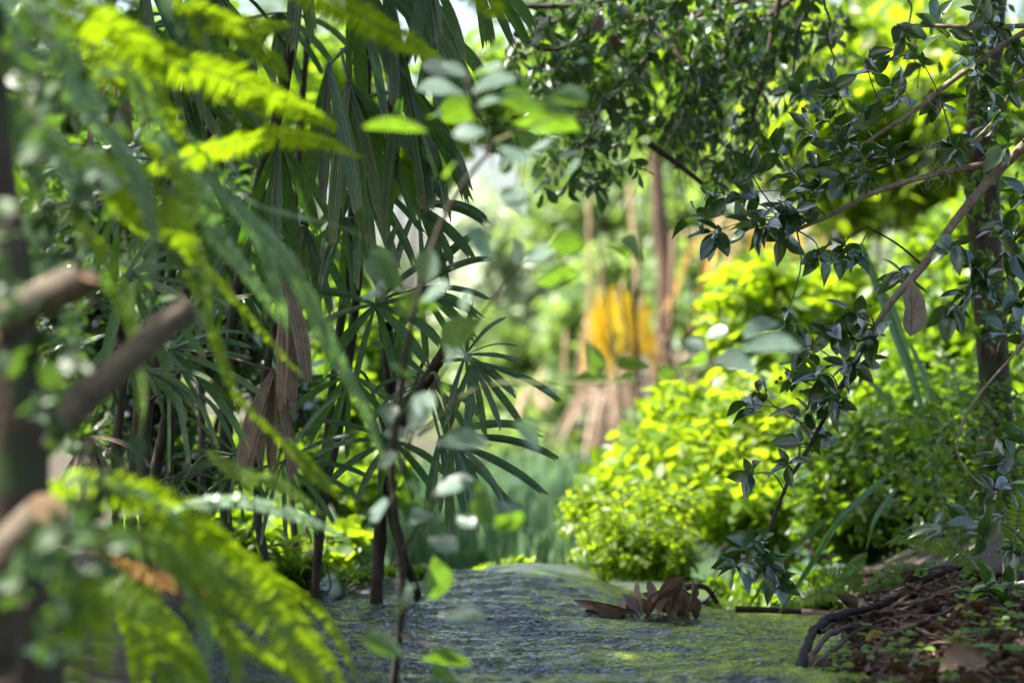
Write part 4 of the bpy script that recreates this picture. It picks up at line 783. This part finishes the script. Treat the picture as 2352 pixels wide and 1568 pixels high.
for e in [(-3.4, 6.5, 3.4), (-1.5, 6, 3.6), (.5, 5, 3.2), (2, 7, 3.6), (-3.8, 4.8, 3.0), (2, 4.8, 3.0)]:
    tube(ms, curve([P(2100, -2100, 6.2), (P(2100, -2100, 6.2) + np.array(e)) / 2 + np.array([0, 0, .4]), np.array(e)], 14), [.035, .01], 7)
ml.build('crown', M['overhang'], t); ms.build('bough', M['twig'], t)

t2 = thing('creeper', P(2285, 1150, 5.9), 'fine-leaved green creeper climbing the mossy trunk on the right bank', 'creeper')
ml, ms = MB(), MB(); A, B = [], []
for _ in range(85):
    vv = RG.uniform(-20, 1250); uu = np.interp(vv, [-20, 420, 700, 1000, 1250], [2275, 2255, 2272, 2292, 2300]) + RG.normal(0, 34); a = P(uu, vv, 5.92 + RG.uniform(-.05, .08)); A.append(a); B.append(a + np.array([RG.normal(0, .06), -RG.uniform(0, .06), RG.normal(.02, .05)]))
for _ in range(140):
    a = P(RG.uniform(2090, 2360), RG.uniform(920, 1260), RG.uniform(5.7, 6.3)); A.append(a); B.append(a + RG.normal(0, .06, 3))
sprigs(ml, ms, np.array(A), np.array(B), 8, .026, .5, OVATE, r=.0012, spread=1, along=.4, nup=.7, nbias=(0, -.4, 0))
tag(ms.build('stem', M['twig'], t2), kind='stuff'); ml.build('foliage', M['mid'], t2)
# ------------------------------------------------------------------ glossy shrub on the right
t = thing('glossy_shrub', P(2420, 1320, 5.1), 'glossy dark-leaved shrub with pale bare branches reaching in over the bank', 'shrub')
br = [([(2440, 240, 4.9), (2352, 335, 4.95), (2280, 405, 5.0), (2200, 500, 5.0), (2120, 610, 5.0), (2050, 690, 5.0), (2008, 752, 5.0)], [.0125, .0105, .009, .008, .006], 'bark_branch'),
      ([(2310, 368, 4.98), (2220, 385, 5.0), (2090, 415, 5.0), (1990, 450, 5.0), (1915, 490, 5.0), (1830, 528, 5.0)], [.0075, .006, .004], 'bark_branch'),
      ([(2420, 40, 5.1), (2352, 75, 5.1), (2280, 120, 5.1), (2180, 190, 5.1), (2100, 255, 5.1), (2030, 300, 5.1), (1940, 365, 5.1)], [.007, .006, .0035], 'bark_branch'),
      ([(2060, 58, 5.2), (2150, 60, 5.2), (2260, 62, 5.2), (2400, 58, 5.2)], [.0035, .006], 'bark_branch'),
      ([(2008, 752, 5.0), (1960, 840, 5.05), (1920, 910, 5.05), (1880, 985, 5.1), (1845, 1050, 5.1), (1812, 1100, 5.1)], [.006, .005, .004], 'twig'),
      ([(1812, 1100, 5.1), (1780, 1180, 5.1), (1752, 1260, 5.1), (1735, 1320, 5.1), (1712, 1352, 5.1)], [.004, .0035, .003], 'bark_dark'),
      ([(2380, 740, 4.9), (2340, 800, 4.9), (2270, 880, 4.9), (2220, 950, 4.9), (2198, 1030, 4.9), (2230, 1090, 4.9), (2290, 1135, 4.9)], [.003, .0022, .0016], 'bark_branch'),
      ([(2400, 130, 5.0), (2330, 200, 5.0), (2290, 270, 5.0), (2230, 330, 5.0)], [.006, .003], 'bark_branch'),
      ([(2120, 340, 5.2), (2060, 370, 5.2), (1960, 410, 5.2), (1880, 440, 5.2)], [.004, .002], 'twig'), ([(2125, 415, 5.0), (2160, 370, 5.0), (2190, 330, 5.0)], [.003, .0015], 'bark_branch'),
      ([(2400, 480, 5.0), (2340, 540, 5.0), (2290, 600, 5.0), (2250, 640, 5.0)], [.004, .002], 'twig'), ([(2120, 610, 5.0), (2060, 560, 5.0), (1990, 520, 5.0)], [.003, .0015], 'twig'),
      ([(2420, 1330, 4.9), (2360, 1250, 4.9), (2300, 1200, 4.9), (2215, 1190, 4.9)], [.005, .002], 'twig_green'), ([(2440, 1500, 4.6), (2380, 1400, 4.6), (2300, 1380, 4.6)], [.005, .002], 'twig_green'), ([(2420, 1320, 5.1), (2440, 1000, 5.0), (2450, 600, 4.95), (2440, 240, 4.9), (2430, -60, 5.1)], [.02, .016, .014], 'bark_branch')]
nodes = []
for pts, r, mt in br:
    cv = curve([P(*q) for q in pts], 26); b = MB(); tube(b, cv, r, 8, rough=.08); b.build('branch', M[mt], t); nodes.append(cv)
nodes = np.concatenate(nodes)
CL = [(1690, 500, 45, 5), (1750, 520, 40, 5), (1790, 545, 40, 5), (1650, 540, 30, 3), (1830, 480, 40, 4), (1930, 575, 30, 4), (1890, 590, 25, 2), (1960, 590, 30, 3), (1700, 450, 40, 4), (1620, 440, 40, 4), (1600, 500, 30, 2),
      (1990, 130, 50, 5), (1920, 180, 45, 5), (1880, 240, 50, 5), (1830, 200, 35, 4), (1960, 260, 50, 5), (2040, 200, 50, 5), (2080, 90, 45, 5), (2150, 40, 55, 6), (2230, 60, 60, 5), (2200, 120, 45, 4), (2250, 10, 60, 5), (2300, 60, 40, 4), (2120, 130, 40, 4), (1910, 320, 45, 5), (1980, 340, 45, 5), (2040, 320, 40, 4), (1840, 300, 40, 4), (1870, 380, 45, 5), (1940, 400, 40, 5), (2010, 400, 40, 4), (1800, 400, 45, 5), (2170, 250, 45, 5), (2220, 300, 50, 5), (2280, 250, 45, 5), (2330, 200, 40, 5), (2190, 350, 40, 4), (2300, 330, 45, 4), (2240, 180, 40, 4), (2340, 130, 40, 4), (1760, 330, 40, 4), (1720, 380, 40, 4), (1780, 460, 40, 4), (1850, 440, 35, 4),
      (2340, 430, 40, 4), (2300, 520, 45, 5), (2330, 580, 40, 4), (2270, 630, 45, 5), (2320, 680, 45, 5), (2240, 600, 40, 4), (2220, 690, 40, 4), (2170, 720, 30, 3), (2340, 760, 45, 5), (2290, 760, 40, 3), (2060, 620, 30, 2), (2080, 650, 25, 2), (2200, 560, 40, 4),
      (1830, 790, 45, 5), (1900, 760, 45, 5), (1960, 770, 40, 4), (1930, 830, 50, 6), (1870, 850, 45, 5), (1810, 860, 40, 4), (1890, 900, 45, 6), (1740, 900, 40, 4), (1720, 940, 35, 3), (1930, 930, 45, 5), (1980, 840, 40, 4), (1800, 740, 35, 3), (1850, 960, 40, 4), (1960, 720, 35, 3), (2010, 790, 30, 3), (1830, 1020, 30, 3), (1880, 1010, 35, 3),
      (1700, 1260, 30, 3), (1760, 1300, 35, 5), (1790, 1330, 30, 4), (1690, 1300, 30, 3), (1740, 1240, 20, 2), (1810, 1060, 25, 3), (1720, 1080, 25, 2),
      (2200, 1180, 40, 4), (2250, 1210, 40, 5), (2300, 1180, 45, 4), (2160, 1200, 25, 2), (2330, 1120, 40, 4), (2290, 1040, 40, 4), (2250, 1120, 30, 2), (2340, 1020, 40, 4), (2320, 1340, 45, 6), (2260, 1380, 50, 6), (2330, 1430, 50, 6), (2280, 1440, 45, 5), (2240, 1480, 45, 4), (2340, 1500, 50, 5), (2320, 1270, 45, 5), (2260, 1320, 30, 3), (2300, 1380, 40, 5), (2350, 1380, 40, 4)]
ml, ms, mbr = MB(), MB(), MB()
for uu, vv, sp, k in CL:
    d = RG.uniform(4.8, 5.25) if vv < 1200 else RG.uniform(4.6, 4.95)
    e = P(uu + RG.normal(0, 6), vv + RG.normal(0, 6), d)
    j = np.argmin(np.linalg.norm(nodes - e, axis=1)); A = nodes[j]
    if np.linalg.norm(A - e) > .38: A = e + nz(A - e) * .38
    cv = curve([A, (A + e) / 2 + UP * .012 + RG.normal(0, .01, 3), e], 8); tube(ms, cv, [.002, .001], 5)
    st = cv[-1] - nz(cv[-1] - cv[0]) * sp * 1.3 * d / F
    sprigs(ml, None, st[None], e[None], k + 3, .054, .5, OVATE_H, spread=.9, along=.6, droop=.3, nup=.9, nrand=.7, nbias=(0, -.25, 0), lvar=.3)
    if RG.uniform() < .2:                                   # green berries
        for _ in range(5):
            c0 = e + RG.normal(0, .014, 3); rr = .0045; tube(mbr, np.array([c0 + UP * rr * q for q in (-.98, -.6, 0, .6, .98)]), [rr * q for q in (.2, .8, 1, .8, .2)], 7)
tag(ms.build('twigs', M['twig_green'], t), kind='stuff'); tag(mbr.build('berries', M['berry'], t), kind='stuff'); ml.build('foliage', M['glossy'], t)

# hanging dry leaf, wisps, vines
b = MB(); A = P(2092, 640, 4.95); leaves(b, A[None], np.array([[.03, 0, -1]]), np.array([[.2, -1, .1]]), .118, .06, [template('obovate', 10, .5, .12, .35, .12)]); sticks(b, (A + UP * .012)[None], A[None], .0012)
tag(b.build('dry_leaf', M['greyleaf'], origin=A), 'single grey dry leaf hanging under the pale branch', 'leaf')
for lab, u0, v0, v1, d in (('thin red-brown root hanging free in front of the dark overhang', 1412, -10, 150, 6.0), ('long black vine hanging beside the glossy leaves', 1895, -10, 250, 5.6), ('long dark vine hanging in the middle of the overhanging leaves', 1585, 90, 400, 5.9), ('thin dark vine hanging nearest the pale branch tip', 2085, -10, 205, 5.6)):
    b = MB(); cv = np.array([P(u0 + 6 * math.sin(q * 2.1 + u0) + q * 3, v0 + (v1 - v0) * q / 9, d) for q in range(10)]); tube(b, curve(cv, 40), [.003, .0015] if u0 != 1412 else [.0016, .001], 5)
    tag(b.build('vine', M['bark_red' if u0 == 1412 else 'twig'], origin=cv[0]), lab, 'vine', 'vines hanging from the crown')
def rag(lab, u, v, d, ln, wd, mat, tdir=(0, 0, -1)):
    b = MB(); A = P(u, v, d); leaves(b, A[None], np.array([tdir], float), np.array([[.4, -1, .3]]), ln, wd, [DRY[RG.integers(len(DRY))]])
    return tag(b.build('dry_leaf', M[mat], origin=A), lab, 'leaf')
rag('crumpled pale brown leaf caught in the dark overhanging twigs', 1385, 38, 6.0, .055, .035, 'greyleaf', (-.5, 0, -.6)); rag('smaller torn brown leaf dangling on the red-brown root', 1410, 80, 5.98, .045, .025, 'litter')
for lab, u0, v0, sx in (('grey moss wisp trailing from the crossing pale branches', 2108, 180, 14), ('grey moss wisp spread below the crossing pale branches', 2130, 330, 30)):
    b = MB()
    for _ in range(16):
        q = [P(u0 + RG.normal(0, sx * .4), v0 + RG.normal(0, 6), 4.95)]
        for k in range(5): q.append(q[-1] + np.array([RG.normal(0, .014), RG.normal(0, .004), -RG.uniform(.008, .028)]))
        tube(b, curve(q, 18), .00045, 3)
    tag(b.build('moss_wisp', M['wisp'], origin=P(u0, v0, 4.95)), lab, 'moss', 'grey moss wisps')
# ------------------------------------------------------------------ lip of the stream: rocks, dead leaves, sticks
def rock(lab, u0, u1, v, d, hpx, dep, lift=0.0):
    x0, x1 = (u0 - CX) / F * d, (u1 - CX) / F * d; cx = (x0 + x1) / 2; hx = (x1 - x0) / 2
    top = CAMH - (v - CY) / F * d; hh = hpx * d / F
    th = np.linspace(0, 2 * np.pi, 40, endpoint=False); ph = np.linspace(-.5, np.pi / 2 - .02, 16)
    T_, P_ = np.meshgrid(th, ph); dd = np.stack([np.cos(T_) * np.cos(P_), np.sin(T_) * np.cos(P_), np.sin(P_)], -1)
    q = np.array([cx, d, top - hh]) + dd * np.array([hx, dep, hh]) * (1 + .16 * noise(dd * 1.5 + cx, 1.6) + .07 * noise(dd * 3 + cx, 3.5))[..., None]
    i, j = np.meshgrid(np.arange(15), np.arange(40), indexing='ij'); j2 = (j + 1) % 40
    b = MB(); b.add(q, np.stack([i * 40 + j, i * 40 + j2, (i + 1) * 40 + j2, (i + 1) * 40 + j], -1).reshape(-1, 4))
    tag(b.build('rock', M['rock'], origin=(cx, d, top - hh)), lab, 'rock', 'wet rocks at the lip of the stream')
rock('largest dark wet rock on the crest of the stream, under the yellow seedlings', 1080, 1370, 1298, 6.35, 48, .22)
rock('low flat wet rock where the two dark canes meet the water', 770, 1010, 1320, 6.15, 40, .2)
rock('dark wet rock in the shade of the bright fern', 600, 790, 1312, 6.0, 52, .2)
rock('low wet rock beneath the dome-shaped bush', 1340, 1640, 1340, 6.5, 26, .2)
_dl = [(RG.uniform(1390, 1600), RG.uniform(1395, 1440)) for _ in range(12)]
GD = 'brown dead leaves standing in the stream'
for (u0, v0, u1, v1) in ((1455, 1420, 1362, 1378), (1470, 1420, 1425, 1340), (1480, 1425, 1455, 1330), (1520, 1420, 1505, 1330), (1490, 1430, 1540, 1340), (1540, 1425, 1570, 1322), (1560, 1430, 1575, 1345), (1570, 1440, 1592, 1380), (1500, 1440, 1450, 1400), (1545, 1440, 1520, 1370), (1580, 1435, 1565, 1395), (1440, 1430, 1400, 1395), (1600, 1440, 1580, 1340), (1530, 1440, 1490, 1375)) + tuple((a_, b_, a_ + RG.uniform(-55, 45), b_ - RG.uniform(25, 75)) for a_, b_ in _dl):
    d = RG.uniform(5.35, 5.6); A, B = P(u0 + RG.normal(0, 9), v0 - 14, d), P(u1 + RG.normal(0, 14), v1 + abs(RG.normal(0, 10)), d + RG.uniform(-.07, .07)); b = MB()
    leaves(b, A[None], (B - A)[None], np.array([[RG.normal(0, 1), -1, RG.normal(.3, .6)]]), np.linalg.norm(B - A) * 1.05, RG.uniform(.022, .034), [template('ovate', 9, RG.uniform(.1, 1.0), RG.uniform(-.4, .4), RG.uniform(-.9, .9), RG.uniform(.03, .1))])
    sticks(b, A[None] - UP * .04, A[None], .002)
    tag(b.build('dead_leaf', M['brownleaf'], origin=A), 'brown dead leaf standing upright in the clump at the lip of the stream', 'leaf', GD)
for lab, pts, r in (('short black stick with a bent end beside the standing dead leaves', [(1560, 1352), (1600, 1346), (1625, 1352), (1648, 1385)], .009), ('thin black twig poking up behind the dead leaves', [(1590, 1392), (1620, 1380), (1645, 1352)], .003), ('long black stick lying level at the foot of the strap blades', [(1690, 1398), (1760, 1400), (1840, 1404)], .009)):
    b = MB(); q = [P(a, b_, 5.75) for a, b_ in pts]; tube(b, curve(q, 16), [r, r * .7], 8, rough=.15, cap=0); tag(b.build('stick', M['root_wet'], origin=q[0]), lab, 'stick', 'wet black sticks')

# ------------------------------------------------------------------ right bank: litter, clover, ferns
def scatter(n, u0, u1, v0, v1, cond=None):
    out = []
    while len(out) < n:
        a, b_ = RG.uniform(u0, u1), RG.uniform(v0, v1); q = onground(a, b_)
        if q[0] < right_edge(q[1]) + .02 or q[1] > 8: continue
        out.append(q)
    return np.array(out)
q = scatter(620, 1850, 2400, 1320, 1590); b = MB(); n = len(q)
leaves(b, q + UP * .006, np.stack([RG.normal(size=n), RG.normal(size=n), RG.normal(0.1, .25, n)], -1), np.stack([RG.normal(0, .4, n), RG.normal(-.3, .4, n), np.ones(n)], -1), RG.uniform(.012, .036, n) * np.where(RG.uniform(size=n) < .14, 1.8, 1), RG.uniform(.008, .02, n), DRY)
sticks(b, q[:160] + UP * .004, q[:160] + np.stack([RG.normal(0, .05, 160), RG.normal(0, .04, 160), RG.uniform(0, .02, 160)], -1), .0012)
tag(b.build('leaf_litter', M['litter']), 'brown leaf litter covering the bank among the roots', 'leaf litter', kind='stuff')
q = np.concatenate([scatter(70, 1880, 2330, 1470, 1600), scatter(40, 2200, 2400, 1330, 1470), scatter(26, 1860, 2150, 1310, 1370)]); b = MB(); n = len(q)
hz = RG.uniform(.008, .04, n)[:, None] * UP; sticks(b, q, q + hz, .0006, 0, 0, 1)
for k in range(3):
    a = RG.uniform(0, 6.28, n); leaves(b, q + hz, np.stack([np.cos(a), np.sin(a), np.full(n, .15)], -1), np.stack([RG.normal(0, .25, n), RG.normal(-.35, .25, n), np.ones(n)], -1), RG.uniform(.012, .026, n), RG.uniform(.011, .022, n), ROUND)
tag(b.build('ground_cover', M['clover']), 'small round-leaved ground cover dotted over the bank', 'ground cover', kind='stuff')
for lab, uu, vv, L, mt in (('large yellow fallen leaf in the hollow under the long root', 2000, 1490, .06, 'yellowleaf'), ('yellow-brown fallen leaf caught on the long black root', 1950, 1428, .055, 'yellowleaf'), ('small bright yellow fallen leaf high among the roots', 2205, 1420, .035, 'yellowleaf'), ('curled pinkish-brown fallen leaf amid the rootlets', 2200, 1520, .06, 'brownleaf'), ('long rolled brown leaf lying lowest on the bank', 2170, 1560, .09, 'brownleaf'), ('reddish fallen leaf between clover and roots', 2130, 1430, .055, 'litter')):
    b = MB(); A = onground(uu - 15, min(vv, 1566), .012); leaves(b, A[None], np.array([[1, .2, .15]]), np.array([[.1, -.8, .8]]), L, L * .6, [DRY[RG.integers(len(DRY))]])
    tag(b.build('fallen_leaf', M[mt], origin=A), lab, 'leaf', 'fallen leaves on the right bank')
GF = 'small ferns on the right bank'
fe = thing('small_fern', P(2300, 1350, 5.0), 'single arching fern frond with a neat comb of leaflets above the exposed roots', 'fern', GF)
frond(fe, [(2320, 1370), (2270, 1320), (2210, 1275), (2150, 1243), (2090, 1234), (2040, 1245)], 52, (4.95, 5.05), 'top', 'fern', .8)
fe = thing('small_fern', P(2360, 1600, 4.6), 'fern sprouting low in the corner with two pale green fronds', 'fern', GF)
frond(fe, [(2420, 1560), (2360, 1530), (2300, 1512), (2240, 1520)], 62, 4.6, 'top', 'fern', .7); frond(fe, [(2420, 1600), (2330, 1575), (2260, 1560)], 40, 4.6, 'top', 'fern', .7)
fe = thing('small_fern', P(2400, 1330, 5.0), 'upright fern at the very edge beside the glossy leaves', 'fern', GF)
frond(fe, [(2330, 1290), (2335, 1220), (2345, 1150), (2365, 1080)], 60, 5.0, 'side', 'fern', .7); frond(fe, [(2345, 1300), (2320, 1250), (2300, 1190)], 40, 5.0, 'side', 'fern', .7)
fe = thing('small_fern', P(1950, 1370, 5.9), 'bright fern with several fronds spreading at the top of the root bank', 'fern', GF)
for pts in ([(1960, 1370), (1900, 1360), (1840, 1375), (1800, 1410)], [(1980, 1360), (1940, 1320), (1880, 1310)], [(1990, 1350), (2060, 1310), (2130, 1300)], [(2000, 1360), (2070, 1335), (2150, 1320)], [(1960, 1350), (1960, 1300), (1990, 1270)]): frond(fe, pts, 40, (5.75, 5.8), 'top', 'fern', .7)
